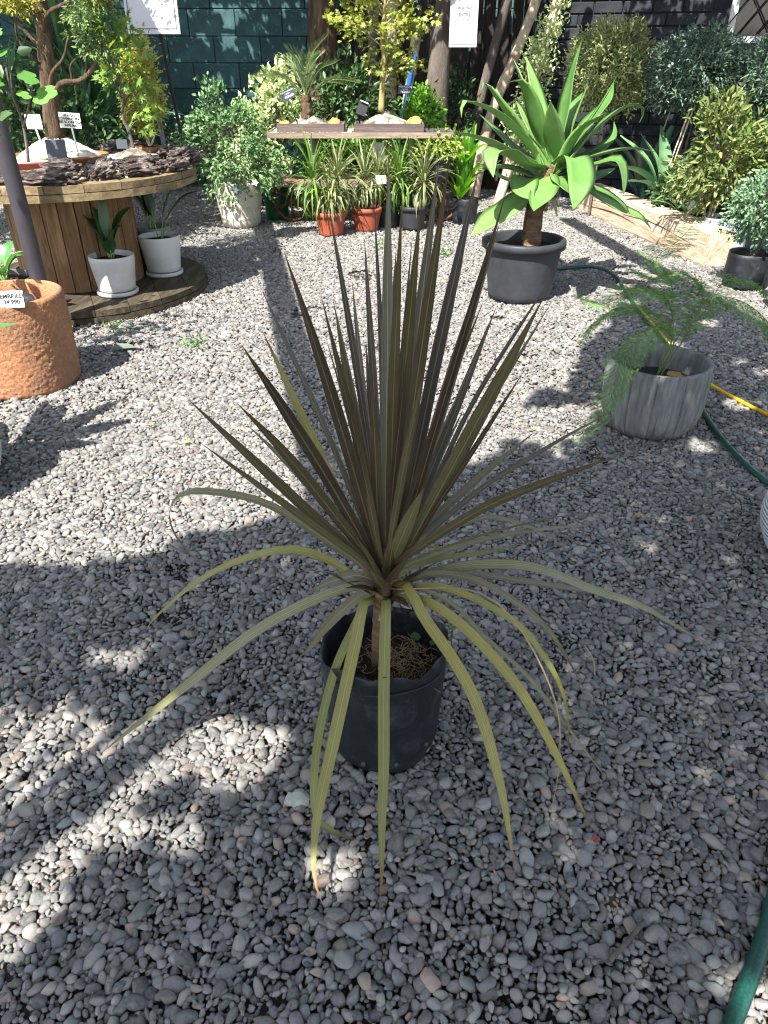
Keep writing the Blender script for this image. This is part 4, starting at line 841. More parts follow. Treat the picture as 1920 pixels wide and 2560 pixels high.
# ------------------------------------------------------------------ terracotta pot with the quince
k = NT('rough_terracotta'); v_ = k.coord('Object'); f_ = k.noise(v_, 4, 6, .6); h_ = k.noise(v_, 55, 7, .72, .6)
k.l(k.mix(k.math('MULTIPLY', k.math('SUBTRACT', f_, .40, True), 2.6, True), k.ramp(h_, [(.3, srgb(126, 84, 58)), (.55, srgb(168, 117, 80)), (.8, srgb(194, 152, 114))]), srgb(116, 90, 74)), k.p.inputs['Base Color'])
k.p.inputs['Roughness'].default_value = .95; k.bump(h_, 1.0, .012); M_RTERRA = k.m
t = thing('terracotta_pot', 'rough orange terracotta pot with a quince sapling and handwritten price card', 'pot', (-1.95, 3.68, 0))
TC = (-1.95, 3.68, 0)
zz_ = np.linspace(.03, .47, 64); PR = [(.001, 0), (.25, 0), (.270, .015)] + [(float(np.interp(z, [0, .08, .25, .40, .49], [.272, .277, .281, .283, .279])), float(z)) for z in zz_] + [(.276, .482), (.270, .487), (.258, .488), (.252, .480), (.247, .40), (.244, .3), (.24, .2), (.001, .2)]
from mathutils import noise as mnt
def terrafn(i, a, rr, zz):
    if 3 <= i < 67:
        rr = rr + np.array([.0042 * mnt.fractal(Vector((rr[0] * math.cos(q) * 66, rr[0] * math.sin(q) * 66, zz[0] * 85)), 1.0, 2.0, 3) for q in a])
    return rr * (1 + .006 * np.sin(3 * a)), zz
MB().lathe(PR, 230, TC, fn=terrafn).build('pot', M_RTERRA, t)
MB().lathe([(.16, .22), (.175, .34), (.18, .43), (.176, .436), (.168, .40), (.15, .36), (.001, .35)], 40, (-2.0, 3.70, 0), wob=.03, wobf=5).build('nursery_bag', M_BAG, t)
MB().tube(cr([(-2.0, 3.70, .34), (-2.04, 3.70, .6), (-2.12, 3.66, .9), (-2.16, 3.6, 1.3), (-2.14, 3.58, 1.7)], 22), [.026, .02, .014], 10, rough=.05).build('trunk', M_BARKG, t)
M_QUINCE = leafmat('quince_leaf', srgb(48, 72, 44), srgb(84, 116, 60), trans=.25)
mb = MB(); P = np.array([-2.12, 3.64, 1.35]) + NR.normal(0, 1, (130, 3)) * np.array([.16, .16, .24]); mb.leaves(P, NR.normal(0, 1, (130, 3)), np.array([0, 0, 1.0]) + NR.normal(0, .5, (130, 3)), .075 * NR.uniform(.7, 1.2, 130), .6); mb.build('foliage', M_QUINCE, t)
card = MB().box((-1.80, 3.455, .518), (.11, .003, .078), rx=math.radians(-20), rz=math.radians(9)).build('price_card', M_TAGW, t, smooth=False)
text_part(card, 'MEMBRILLO\n34.990', .028, (-1.8005, 3.4515, .5195), (math.radians(70), 0, math.radians(9)), M_INK)

# ------------------------------------------------------------------ dark steel post
o = MB().tube(cr([(-2.115, 4.45, -.05), (-2.12, 4.45, .8), (-2.13, 4.45, 2.95)], 8), .048, 20).build('steel_post', plain('dark_steel', srgb(52, 48, 54), .4, .5, var=.15))
tag(o, 'dark round steel post standing in front of the cable spool table', 'post')

# ------------------------------------------------------------------ cable spool table
M_SPW = wood('spool_rim_wood', [srgb(70, 59, 44), srgb(116, 100, 74), srgb(150, 134, 102)], 1, 2.2)
M_SPD = wood('spool_drum_wood', [srgb(62, 46, 32), srgb(118, 90, 64), srgb(158, 128, 92)], 2, 2.0)
M_SPL = wood('spool_base_wood', [srgb(34, 30, 26), srgb(64, 57, 46), srgb(104, 94, 74)], 1, 2.0)
SPC = np.array([-2.27, 5.53])
t = thing('cable_spool_table', 'big wooden cable spool used as a table under the bonsai and bark', 'table', (SPC[0], SPC[1], 0))
def disc_planks(z0, z1, rad, n, ang, mat, gap=.004):
    wd = 2 * rad / n; c_, s_ = math.cos(ang), math.sin(ang)
    for i in range(n):
        a = -rad + i * wd + gap / 2; b = a + wd - gap; xs = np.linspace(a, b, 7); rr = rad * (1 + R.uniform(-.004, .003))
        ys = np.sqrt(np.maximum(rr * rr - xs * xs, .0004)); dz = R.uniform(-.003, .002); pts = []
        for z in (z0 + dz * .2, z1 + dz):
            for sg in (-1, 1):
                for x, y in zip(xs, ys): pts.append((SPC[0] + x * c_ - sg * y * s_, SPC[1] + x * s_ + sg * y * c_, z))
        q = []
        for j in range(6):
            q += [(j, j + 1, 7 + j + 1, 7 + j)[::-1], (14 + j, 14 + j + 1, 21 + j + 1, 21 + j), (j, j + 1, 14 + j + 1, 14 + j), (7 + j, 7 + j + 1, 21 + j + 1, 21 + j)[::-1]]
        q += [(0, 14, 21, 7), (6, 13, 27, 20)]
        MB().add(pts, q).build('plank', mat, t, smooth=False)
disc_planks(.807, .85, .915, 8, .5, M_SPW); disc_planks(.760, .803, .918, 8, 2.1, M_SPW)
disc_planks(.047, .088, .90, 8, .4, M_SPL); disc_planks(.004, .043, .905, 8, 2.0, M_SPL)
for i in range(25):
    a = i * 2 * math.pi / 25; MB().box((SPC[0] + .415 * math.cos(a), SPC[1] + .415 * math.sin(a), .424), (.030, .101 + R.uniform(-.003, .001), .664), rz=a).build('stave', M_SPD, t, smooth=False)

k = NT('pine_bark'); v_ = k.coord('Object', (1, 3.5, 3.5)); f_ = k.noise(v_, 9, 8, .75, .8)
k.l(k.ramp(f_, [(.3, srgb(30, 24, 22)), (.46, srgb(78, 64, 58)), (.58, srgb(150, 138, 130)), (.70, srgb(196, 186, 176))]), k.p.inputs['Base Color']); k.p.inputs['Roughness'].default_value = .95; k.bump(f_, 1.0, .06); M_PBARK = k.m
def bark(x, y, z, L, W, H, rz, label, seed, tilt=0.0):
    from mathutils import noise as mn
    bm = bmesh.new(); bmesh.ops.create_icosphere(bm, subdivisions=5, radius=1.0); off = Vector((seed * 4.7, seed * 1.9, seed * 8.3))
    for v in bm.verts:
        p = v.co.copy(); q = Vector((p.x * 1.6, p.y * 4.2, p.z * 3.0)) + off
        k_ = 1 + .26 * mn.fractal(p * 1.5 + off, 1.0, 2.0, 3) + .30 * (abs(mn.noise(q)) * 2 - .5) + .16 * mn.noise(q * 2.7) + .08 * mn.noise(q * 6)
        v.co = Vector((math.copysign(abs(p.x) ** .75, p.x) * L / 2 * k_, p.y * W / 2 * k_, max(p.z, -.75) * H / 2 * k_))
    me = bpy.data.meshes.new('bark_slab'); bm.to_mesh(me); bm.free(); me.materials.append(M_PBARK)
    for p_ in me.polygons: p_.use_smooth = True
    o = link('bark_slab', me); o.location = (x, y, z + H * .36); o.rotation_euler = (0, tilt, rz)
    tag(o, label, 'bark', 'bark slabs along the spool rim')
bark(-2.06, 4.76, .85, .34, .17, .10, .06, 'long flat grey bark slab at the spool rim beside the steel post', 1)
bark(-2.50, 4.90, .85, .26, .18, .09, -.4, 'short bark slab at the spool rim left of the steel post', 2)
bark(-1.79, 4.96, .85, .20, .16, .13, .9, 'upright chunky bark piece beside the long grey slab', 3, -.3)
bark(-2.06, 5.02, .87, .22, .14, .10, .2, 'small dark bark lump behind the long grey slab', 4)
bark(-1.60, 5.14, .85, .24, .13, .08, .8, 'dark bark slab in front of the blue tray', 5)
bark(-1.72, 5.50, .86, .28, .12, .08, .62, 'black bark slab leaning under the blue tray rim', 6)
bark(-1.44, 5.36, .85, .24, .13, .09, 1.0, 'reddish bark slab at the right rim of the spool', 7)
bark(-1.42, 5.66, .86, .26, .18, .13, 1.3, 'thick red brown bark chunk at the far right rim', 8)
bark(-1.60, 5.94, .86, .26, .18, .12, 1.8, 'dark bark chunk behind the blue tray on the right', 9)
bark(-2.02, 6.22, .86, .34, .14, .12, .1, 'brown bark slab at the back of the spool', 10)
bark(-2.30, 4.76, .85, .20, .14, .08, .1, 'small bark flake behind the steel post', 12)
mb = MB(); n_ = 420; a = NR.uniform(0, 6.28, n_); r = np.sqrt(NR.uniform(0, 1, n_)) * .8
mb.leaves(np.stack([SPC[0] + r * np.cos(a), SPC[1] + r * np.sin(a), np.full(n_, .853)], 1), NR.normal(0, 1, (n_, 3)) * np.array([1, 1, .2]), np.array([0, 0, 1.0]) + NR.normal(0, .3, (n_, 3)), NR.uniform(.02, .05, n_), .6)
o = mb.build('wood_chips', stone_like('lichen_chip', [srgb(120, 112, 96), srgb(176, 174, 152), srgb(204, 204, 186)], 20, .9, 0)); tag(o, 'pale wood chips and lichen strewn over the spool top', 'chips', kind='stuff')

# bonsai on the spool
M_REDTRAY = plain('red_glaze', srgb(136, 62, 56), .35, .5, var=.2); M_BRTRAY = plain('brown_glaze', srgb(126, 92, 58), .5, .4, var=.25); M_BLTRAY = stone_like('blue_glaze', [srgb(90, 130, 160), srgb(160, 190, 205), srgb(206, 214, 208)], 9, .3, .1, 30)
def tray(root, c, rx, ry, h, rz, mat, square=2.0):
    n = 48; a = np.arange(n) * 2 * math.pi / n
    ex = lambda q: np.sign(q) * np.abs(q) ** (2 / square)
    ring = lambda f, z: np.stack([ex(np.cos(a)) * rx * f, ex(np.sin(a)) * ry * f, np.full(n, z)], 1)
    rows = np.concatenate([ring(.02, .004), ring(.8, .004), ring(.88, .02), ring(.97, h - .02), ring(1.03, h - .012), ring(1.03, h), ring(.95, h), ring(.93, h - .02), ring(.02, h - .022)])
    m = np.array(Matrix.Rotation(rz, 3, 'Z')); q = [(i * n + j, i * n + (j + 1) % n, (i + 1) * n + (j + 1) % n, (i + 1) * n + j) for i in range(8) for j in range(n)]
    MB().add(rows @ m.T + np.array(c), q).build('tray', mat, root)
def mound(root, c, rx, ry, h, rz, mat, peak=(0, 0), name='sand_mound'):
    n = 40; a = np.arange(n) * 2 * math.pi / n; rows = []
    for f in np.linspace(1, .02, 12):
        z = h * (1 - f) ** .8 * 1.0
        rows.append(np.stack([np.cos(a) * rx * f + peak[0] * (1 - f), np.sin(a) * ry * f + peak[1] * (1 - f), np.full(n, z) + NR.normal(0, .0035, n)], 1))
    m = np.array(Matrix.Rotation(rz, 3, 'Z')); q = [(i * n + j, i * n + (j + 1) % n, (i + 1) * n + (j + 1) % n, (i + 1) * n + j) for i in range(11) for j in range(n)]
    MB().add(np.concatenate(rows) @ m.T + np.array(c), q).build(name, mat, root)
def branch(mb, p, r, n=8, m=14, rough=.05): mb.tube(cr(p, m), r, n, rough=rough)
M_JUN = leafmat('juniper_foliage', srgb(82, 116, 84), srgb(138, 154, 84), trans=.2, rough=.7, bump=0)
M_JUNY = leafmat('yellow_conifer', srgb(116, 122, 50), srgb(164, 158, 72), trans=.25, rough=.7, bump=0)
M_MAPLE = leafmat('maple_leaf', srgb(84, 122, 46), srgb(140, 164, 74), trans=.35, bump=0)
M_ACER = leafmat('acer_leaf', srgb(104, 120, 44), srgb(150, 154, 68), trans=.25, bump=0)
M_FIG = leafmat('fig_leaf', srgb(74, 122, 54), srgb(104, 148, 74), trans=.35, rough=.5)
STAR = [(math.radians(a), r) for a, r in ((0, .72), (18, .3), (42, .62), (62, .26), (90, .5), (130, .22), (180, .12), (230, .22), (270, .5), (298, .26), (318, .62), (342, .3))]
t = thing('conifer_bonsai', 'thick-trunked conifer bonsai on a white sand mound in a brown oval tray', 'bonsai', (-2.33, 5.72, .852))
tray(t, (-2.33, 5.68, .852), .33, .24, .07, .1, M_BRTRAY, 2.6); mound(t, (-2.33, 5.68, .905), .29, .21, .15, .1, M_SAND, (-.01, .02))
mb = MB(); branch(mb, [(-2.335, 5.70, 1.0), (-2.33, 5.70, 1.12), (-2.30, 5.71, 1.4), (-2.27, 5.74, 1.7), (-2.25, 5.75, 2.1), (-2.27, 5.75, 2.5)], [.066, .052, .05, .045, .035, .02], 14, 26)
for p, r in (([(-2.30, 5.70, 1.27), (-2.18, 5.62, 1.36), (-2.02, 5.58, 1.38), (-1.88, 5.56, 1.50), (-1.80, 5.54, 1.62)], [.02, .012]), ([(-2.31, 5.70, 1.30), (-2.22, 5.6, 1.42), (-2.12, 5.58, 1.50), (-2.05, 5.56, 1.62)], [.016, .007]),
             ([(-2.28, 5.72, 1.62), (-2.20, 5.66, 1.74), (-2.05, 5.62, 1.80), (-1.9, 5.6, 1.88)], [.018, .008]), ([(-2.3, 5.72, 1.55), (-2.38, 5.68, 1.66), (-2.42, 5.66, 1.78), (-2.44, 5.66, 1.9)], [.014, .006]), ([(-2.31, 5.71, 1.45), (-2.36, 5.62, 1.52), (-2.40, 5.6, 1.62), (-2.36, 5.56, 1.74)], [.011, .005]),
             ([(-2.1, 5.6, 1.37), (-2.08, 5.58, 1.46), (-2.03, 5.56, 1.50)], [.008, .004]), ([(-2.0, 5.58, 1.40), (-1.96, 5.55, 1.48), (-1.95, 5.52, 1.58)], [.008, .004]), ([(-1.9, 5.58, 1.82), (-1.86, 5.56, 1.68), (-1.84, 5.54, 1.6)], [.01, .004])): branch(mb, p, r, 7, 14)
mb.build('trunk', M_BARKB, t)
def conifer_pad(root, c, s_, n, mat, name='foliage', size=.035):
    tips = np.array(c) + NR.normal(0, .5, (n // 9, 3)) * np.array(s_); P = np.repeat(tips, 9, 0) + NR.normal(0, .014, (len(tips) * 9, 3))
    d_ = (P - np.array(c)) / np.array(s_) + NR.normal(0, .6, P.shape); mb = MB(); mb.leaves(P, d_, NR.normal(0, 1, P.shape), size * NR.uniform(.6, 1.3, len(P)), .3, v=np.repeat(NR.uniform(0, 1, len(tips)), 9)); return mb.build(name, mat, root)
conifer_pad(t, (-1.87, 5.55, 1.74), (.13, .12, .13), 1900, M_JUN); conifer_pad(t, (-1.90, 5.54, 1.60), (.08, .08, .10), 800, M_JUN); conifer_pad(t, (-2.36, 5.6, 1.80), (.12, .1, .05), 600, M_JUNY)
conifer_pad(t, (-1.78, 5.55, 1.86), (.12, .12, .07), 700, M_JUNY); conifer_pad(t, (-2.2, 5.75, 2.3), (.35, .3, .25), 3000, M_JUN)
def stake_tag(name, label, c, wd, ht, foot, mat, rz=0.0, tilt=0.0, roll=0.0, texts=(), tmat=None, stake_mat=None):
    """a plate on a stake pushed in at foot"""
    t = thing(name, label, 'sign', foot)
    MB().tube([foot, (c[0], c[1] + .004, c[2] - ht * .3)], [.005, .006], 6).build('stake', stake_mat or mat, t)
    pl = MB().box(c, (wd, .004, ht), rz=rz, rx=tilt, ry=roll).build('plate', mat, t, smooth=False)
    e = Euler((tilt, roll, rz)).to_matrix(); n_ = e @ Vector((0, -1, 0))
    for body, sz, dx, dz in texts:
        p = Vector(c) + e @ Vector((dx, 0, dz)) + n_ * .0032
        o = text_part(pl, body, sz, p, (0, 0, 0), tmat); o.rotation_euler = (e @ Euler((math.radians(90), 0, 0)).to_matrix()).to_euler()
    return t
stake_tag('plant_tag', 'white handwritten bonsai price tag stuck in the sand mound', (-2.13, 5.50, 1.145), .14, .092, (-2.12, 5.50, .93), M_TAGW, rz=.05, roll=.06, texts=(('BONSAI\nCHAMAECIPA\nRIS SCOAROSA\n$490.000', .0215, 0, 0),), tmat=M_INK)
stake_tag('plant_tag', 'plain white plastic tag beside the fig stem in the red tray', (-2.43, 5.62, 1.13), .12, .09, (-2.40, 5.62, .92), M_TAGW, rz=-.2)
o = MB().box((-2.235, 5.42, .955), (.13, .012, .165), rx=math.radians(-8), rz=.05).build('slate_plaque', M_TAGD, smooth=False); tag(o, 'blank dark slate plaque leaning against the white sand mound', 'sign')
t = thing('fig_bonsai', 'thin fig sapling with broad green leaves in a red tray', 'bonsai', (-2.52, 5.42, .852))
tray(t, (-2.53, 5.42, .852), .30, .19, .065, .05, M_REDTRAY, 4.0); mound(t, (-2.53, 5.42, .898), .27, .16, .03, .05, M_SAND, (0, 0))
mb = MB(); branch(mb, [(-2.40, 5.32, .91), (-2.385, 5.32, 1.0), (-2.37, 5.31, 1.15), (-2.38, 5.28, 1.30), (-2.36, 5.24, 1.45)], [.012, .008, .006], 8)
branch(mb, [(-2.375, 5.31, 1.12), (-2.30, 5.25, 1.2), (-2.24, 5.22, 1.30), (-2.20, 5.2, 1.36)], [.007, .004], 7); branch(mb, [(-2.38, 5.28, 1.3), (-2.33, 5.22, 1.42), (-2.3, 5.2, 1.52)], [.006, .003], 7); mb.build('stem', M_BARKG, t)
FIGL = [(math.radians(a), r) for a, r in ((0, .66), (20, .60), (34, .5), (52, .62), (78, .60), (105, .52), (135, .5), (160, .36), (180, .2), (200, .36), (225, .5), (255, .52), (282, .60), (308, .62), (326, .5), (340, .60))]
for (x, y, z, sz, dx, dy) in ((-2.17, 5.16, 1.40, .13, -.4, -.3), (-2.12, 5.18, 1.31, .17, 1, -.2), (-2.24, 5.16, 1.31, .09, -.6, -.6), (-2.33, 5.14, 1.52, .14, .7, -.5), (-2.36, 5.12, 1.44, .12, .6, -.6), (-2.34, 5.14, 1.62, .13, .8, -.3), (-2.46, 5.2, 1.5, .12, -.8, -.4), (-2.42, 5.2, 1.38, .11, -.7, -.6)):
    mb = MB(); mb.lobed(np.array([[x - dx * sz * .4, y, z]]), np.array([[dx, dy, .05]]), np.array([[.05, -.55, .8]]), [sz * .92], FIGL); mb.build('leaf', M_FIG, t)
t = thing('maple_bonsai', 'light green trident maple bonsai in a pale blue oval tray', 'bonsai', (-1.82, 5.74, .855))
tray(t, (-1.82, 5.70, .858), .185, .13, .055, .05, M_BLTRAY); mound(t, (-1.82, 5.70, .895), .165, .11, .065, .05, M_SANDG, (.02, .02))
mb = MB(); branch(mb, [(-1.80, 5.72, .93), (-1.81, 5.72, 1.05), (-1.84, 5.72, 1.16), (-1.80, 5.72, 1.3), (-1.84, 5.7, 1.46), (-1.82, 5.7, 1.62)], [.013, .009, .006], 8, 20)
tips = []
for i in range(16):
    z = R.uniform(1.08, 1.66); a = R.uniform(0, 6.28); e = np.array([-1.82 + .02 + math.cos(a) * R.uniform(.05, .20), 5.70 + math.sin(a) * .16, z + R.uniform(0, .1)]); branch(mb, [(-1.82, 5.71, z - .05), (np.array([-1.82, 5.71, z]) + e) / 2, e], [.004, .0015], 5, 6); tips.append(e)
mb.build('trunk', M_BARKG, t); tips = np.array(tips); P = np.repeat(tips, 13, 0) + NR.normal(0, .045, (len(tips) * 13, 3))
mb = MB(); d_ = P - np.array([-1.82, 5.71, 1.35]); d_[:, 2] *= .3; mb.lobed(P, d_ + NR.normal(0, .12, P.shape), np.array([-.2, -.5, .8]) + NR.normal(0, .35, P.shape), NR.uniform(.05, .085, len(P)), STAR); mb.build('foliage', M_MAPLE, t)
o = MB().box((-1.905, 5.80, .975), (.075, .008, .06), rx=-.25, rz=.2).build('slate_plaque', M_TAGD, smooth=False); tag(o, 'small grey plaque stuck behind the maple in the blue tray', 'sign')

# ------------------------------------------------------------------ small white pots on the spool foot
M_STREL = leafmat('strelitzia_leaf', srgb(34, 62, 36), srgb(64, 100, 54), trans=.15, rough=.35, spec=.5)
def sprof(u):
    if u < .35: return .10
    return max(.03, math.sin(min(1, (u - .35) / .65) ** .8 * math.pi) ** .7)
def young_leafy(root, c, z, specs, mat=None, wd=.085):
    for (a, L, lean) in specs:
        d_ = np.array([math.cos(a), math.sin(a), 0]); b0 = np.array([c[0], c[1], z]) + d_ * .008
        P = [b0, b0 + d_ * L * lean * .25 + np.array([0, 0, L * .5]), b0 + d_ * L * lean * .6 + np.array([0, 0, L * .82]), b0 + d_ * L * lean * 1.0 + np.array([0, 0, L * .97])]
        mb = MB(); mb.strip(P, wd * R.uniform(.85, 1.15), sprof, fold=.35, twist=R.uniform(-.4, .4), v=R.random(), n=16); mb.build('leaf', mat or M_STREL, root)
        q = cr(P, 16)[:8]; MB().tube(q, [.006, .003], 6).build('stalk', leafmat_stalk, root)
leafmat_stalk = plain('leaf_stalk', srgb(120, 150, 80), .5)
def white_pot(c, label, specs, h=.26, zf=.09, rt=.153, rb=.13):
    t = thing('white_potted_plant', label, 'plant', (c[0], c[1], zf), 'white pots on the spool foot'); cc = (c[0], c[1], zf + .001)
    MB().lathe([(.001, 0), (rb * 1.02, 0), (rb * 1.08, .006), (rb * 1.09, .026), (rb * 1.06, .030), (rb * 1.0, .026), (.001, .022)], 44, cc).build('saucer', M_WHITEPOT, t)
    pot(t, (c[0], c[1], zf + .026), rt, rb * .97, h - .02, M_WHITEPOT, .010, soil=M_EARTH, soilz=.86); young_leafy(t, c, zf + h * .8, specs); return t
white_pot((-1.891, 5.115), 'white round pot with a young strelitzia at the front of the spool foot', [(2.7, .34, .65), (1.5, .46, .1), (2.4, .36, .3), (.5, .36, .5), (.2, .26, .4), (3.4, .26, .4), (5.2, .18, .4), (4.4, .17, .3)])
white_pot((-1.70, 5.655), 'white round pot with two dark leaves beside the shaded spool drum', [(.2, .44, .5), (2.5, .52, .3), (.1, .38, .9)], h=.28)
t = thing('grey_potted_plant', 'grey pot of dark leaves hidden behind the white pots on the spool foot', 'plant', (-1.83, 5.93, .09)); pot(t, (-1.83, 5.93, .091), .14, .12, .30, plain('grey_pot', srgb(120, 120, 116), .6), .01, soil=M_EARTH); young_leafy(t, (-1.83, 5.93), .36, [(2.8, .26, .4), (1.2, .28, .3), (.2, .26, .3), (4.2, .3, .2), (3.6, .3, .5)], wd=.08)
t = thing('dark_potted_plant', 'low dark pot of glossy green leaves behind the terracotta pot', 'plant', (-2.42, 4.62, 0)); pot(t, (-2.42, 4.58, .0), .20, .16, .34, plain('dark_grey_pot', srgb(70, 70, 68), .6), .012, soil=M_EARTH, soilz=.9)
M_GLOSS = leafmat('glossy_leaf', srgb(60, 116, 62), srgb(120, 164, 84), trans=.25, rough=.3, spec=.5)
young_leafy(t, (-2.38, 4.55), .32, [(2.2, .26, .7), (3.0, .3, .8), (1.2, .22, .6), (.2, .18, .8), (.6, .15, .9), (5.2, .10, .6), (4.2, .2, .6), (3.6, .2, .9)], M_GLOSS, .075)

# ------------------------------------------------------------------ foliage helpers
def bush(name, label, cat, base, anchors, blobs, per, size, mat, stem_mat=None, asp=.5, spread=.05, stem_r=.008, ntips=60, group=None, root=None, up=.5, loc=None, hang=0.0, surf=.6):
    t = root or thing(name, label, cat, loc or base, group); st = MB(); tips = []
    for (c, s_, wt) in blobs:
        m = max(3, int(ntips * wt)); g_ = NR.normal(0, 1, (m, 3)); g_ /= np.linalg.norm(g_, axis=1)[:, None]; g_ *= np.array([1 + .3 * mnt.noise(Vector(q) * 2.3 + Vector((c[0] * 5, c[1], c[2] * 3))) for q in g_])[:, None]; g_ *= (NR.uniform(0, 1, m) ** (1 / 3) * (1 - surf) + surf * NR.uniform(.75, 1.05, m))[:, None]
        tips.append(np.array(c) + g_ * np.array(s_))
    tips = np.concatenate(tips)
    A = np.array(anchors, float)
    for i, e in enumerate(tips):
        a = A[np.argmin(np.linalg.norm(A - e, axis=1) + NR.uniform(0, .25, len(A)))]; m_ = a * .45 + e * .55 + NR.normal(0, .025, 3) + np.array([0, 0, .02])
        st.tube(cr([a, m_, e], 5), [stem_r * .5, stem_r * .15], 3, caps=False)
    b = np.array(base)
    for a in A:
        if np.linalg.norm(a - b) > .05: st.tube(cr([b, (a + b) / 2 + NR.normal(0, .02, 3), a], 8), [stem_r, stem_r * .55], 6, caps=False, rough=.05)
    st.build('stem', stem_mat or M_TWIG, t)
    P = np.repeat(tips, per, 0) + NR.normal(0, spread, (len(tips) * per, 3)); cen = np.mean(tips, axis=0)
    d_ = (P - cen); d_ /= np.linalg.norm(d_, axis=1)[:, None] + 1e-6; d_ = d_ + NR.normal(0, .7, P.shape); d_[:, 2] -= hang
    nm = (P - cen); nm /= np.linalg.norm(nm, axis=1)[:, None] + 1e-6; nm = nm * .6 + np.array([0, -.1, up]) + NR.normal(0, .55, P.shape)
    mb = MB(); vv = np.clip(np.repeat(NR.uniform(0, 1, len(tips)), per) * .6 + NR.uniform(0, .4, len(P)), 0, 1)
    mb.leaves(P, d_, nm, size * NR.uniform(.6, 1.25, len(P)), asp, v=vv); mb.build('foliage', mat, t)
    return t
def rosette(root, c, n, L, wd, mat, lo=.15, hi=1.45, droop=.6, name='rosette', pr=None, jz=.06, seed=0):
    mb = MB(); rr = random.Random(seed + int(c[0] * 977) + int(c[2] * 77))
    for i in range(n):
        a = i * 2.39996 + rr.uniform(-.2, .2); f = (i + .5) / n; el = hi - (hi - lo) * f + rr.uniform(-.12, .12); l_ = L * rr.uniform(.75, 1.1); d_ = np.array([math.cos(a), math.sin(a), 0])
        b0 = np.array(c) + d_ * .012 + np.array([0, 0, jz * (1 - f)]); p1 = b0 + (d_ * math.cos(el) + np.array([0, 0, math.sin(el)])) * l_ * .5; e2 = el - droop * (f + .2)
        p2 = p1 + (d_ * math.cos(e2) + np.array([0, 0, math.sin(e2)])) * l_ * .5
        mb.strip([b0, p1, p2], wd * rr.uniform(.8, 1.15), pr or cprof, fold=.22, twist=rr.uniform(-.5, .5), v=rr.random(), n=9)
    return mb.build(name, mat, root)

# ------------------------------------------------------------------ plants behind the spool
M_YUC = leafmat('yucca_leaf', srgb(44, 74, 48), srgb(86, 122, 78), trans=.12, rough=.45)
def yucca(c, h, L, label, n=46):
    t = thing('yucca_plant', label, 'plant', (c[0], c[1], 0), 'yuccas behind the spool table'); MB().tube(cr([(c[0], c[1], -.02), (c[0] + .03, c[1], h * .5), (c[0], c[1], h)], 8), [.06, .05], 9, rough=.06).build('trunk', M_BARKG, t)
    rosette(t, (c[0], c[1], h), n, L, .055, M_YUC, lo=-.1, hi=1.5, droop=.45, seed=int(h * 100))
yucca((-2.72, 7.1), .62, .85, 'dark green yucca straight behind the conifer bonsai', 60); yucca((-2.62, 7.5), .95, .8, 'dark green yucca behind the blue tray maple', 60); yucca((-3.35, 7.2), .95, .9, 'tall dark yucca behind the fig sapling', 60); yucca((-3.1, 8.2), 1.35, .9, 'tallest yucca close to the teal wall', 60); yucca((-3.3, 9.2), 1.2, .9, 'yucca standing against the teal wall', 60)
M_GOLD = leafmat('golden_leaf', srgb(124, 134, 52), srgb(178, 172, 88), trans=.3, bump=0)
t = thing('golden_bonsai', 'golden yellow small-leaved shrub in a low pot behind the blue tray', 'shrub', (-1.80, 6.12, .852)); pot(t, (-1.80, 6.12, .852), .10, .08, .08, M_BRTRAY, .008, soil=M_EARTH, n=32)
bush('', '', '', (-1.80, 6.12, .92), [(-1.80, 6.12, 1.05), (-1.84, 6.1, 1.12), (-1.76, 6.1, 1.14), (-1.80, 6.1, 1.3)], [((-1.79, 6.08, 1.28), (.15, .14, .26), .8), ((-1.75, 6.08, 1.5), (.09, .09, .16), .2)], 24, .030, M_GOLD, M_PALETWIG, root=t, ntips=120, spread=.03, surf=.4, stem_r=.006)
M_DKLEAF = leafmat('dark_shrub_leaf', srgb(34, 58, 34), srgb(76, 108, 58), trans=.2, bump=0)
bush('dark_shrub', 'dark leafy shrub low behind the spool near the yuccas', 'shrub', (-2.9, 6.9, 0), [(-2.9, 6.9, .5), (-2.7, 6.8, .7)], [((-2.8, 6.8, .9), (.5, .3, .55), 1.0)], 22, .06, M_DKLEAF, ntips=90)
bush('dark_shrub', 'tall dark ivy bank on the teal wall behind the yuccas', 'shrub', (-3.9, 10.2, 0), [(-4.2, 10.2, .7), (-3.6, 10.2, .9), (-3.2, 10.2, .6)], [((-4.0, 10.2, .9), (.9, .35, .95), .7), ((-3.2, 10.3, .7), (.5, .3, .7), .3)], 20, .08, M_DKLEAF, ntips=220, spread=.07)
bush('dark_shrub', 'dark ivy mass at the foot of the teal wall', 'shrub', (-1.7, 9.6, 0), [(-1.9, 9.6, .3), (-1.5, 9.6, .3)], [((-1.7, 9.6, .35), (.6, .4, .4), 1.0)], 22, .06, M_DKLEAF, ntips=120)

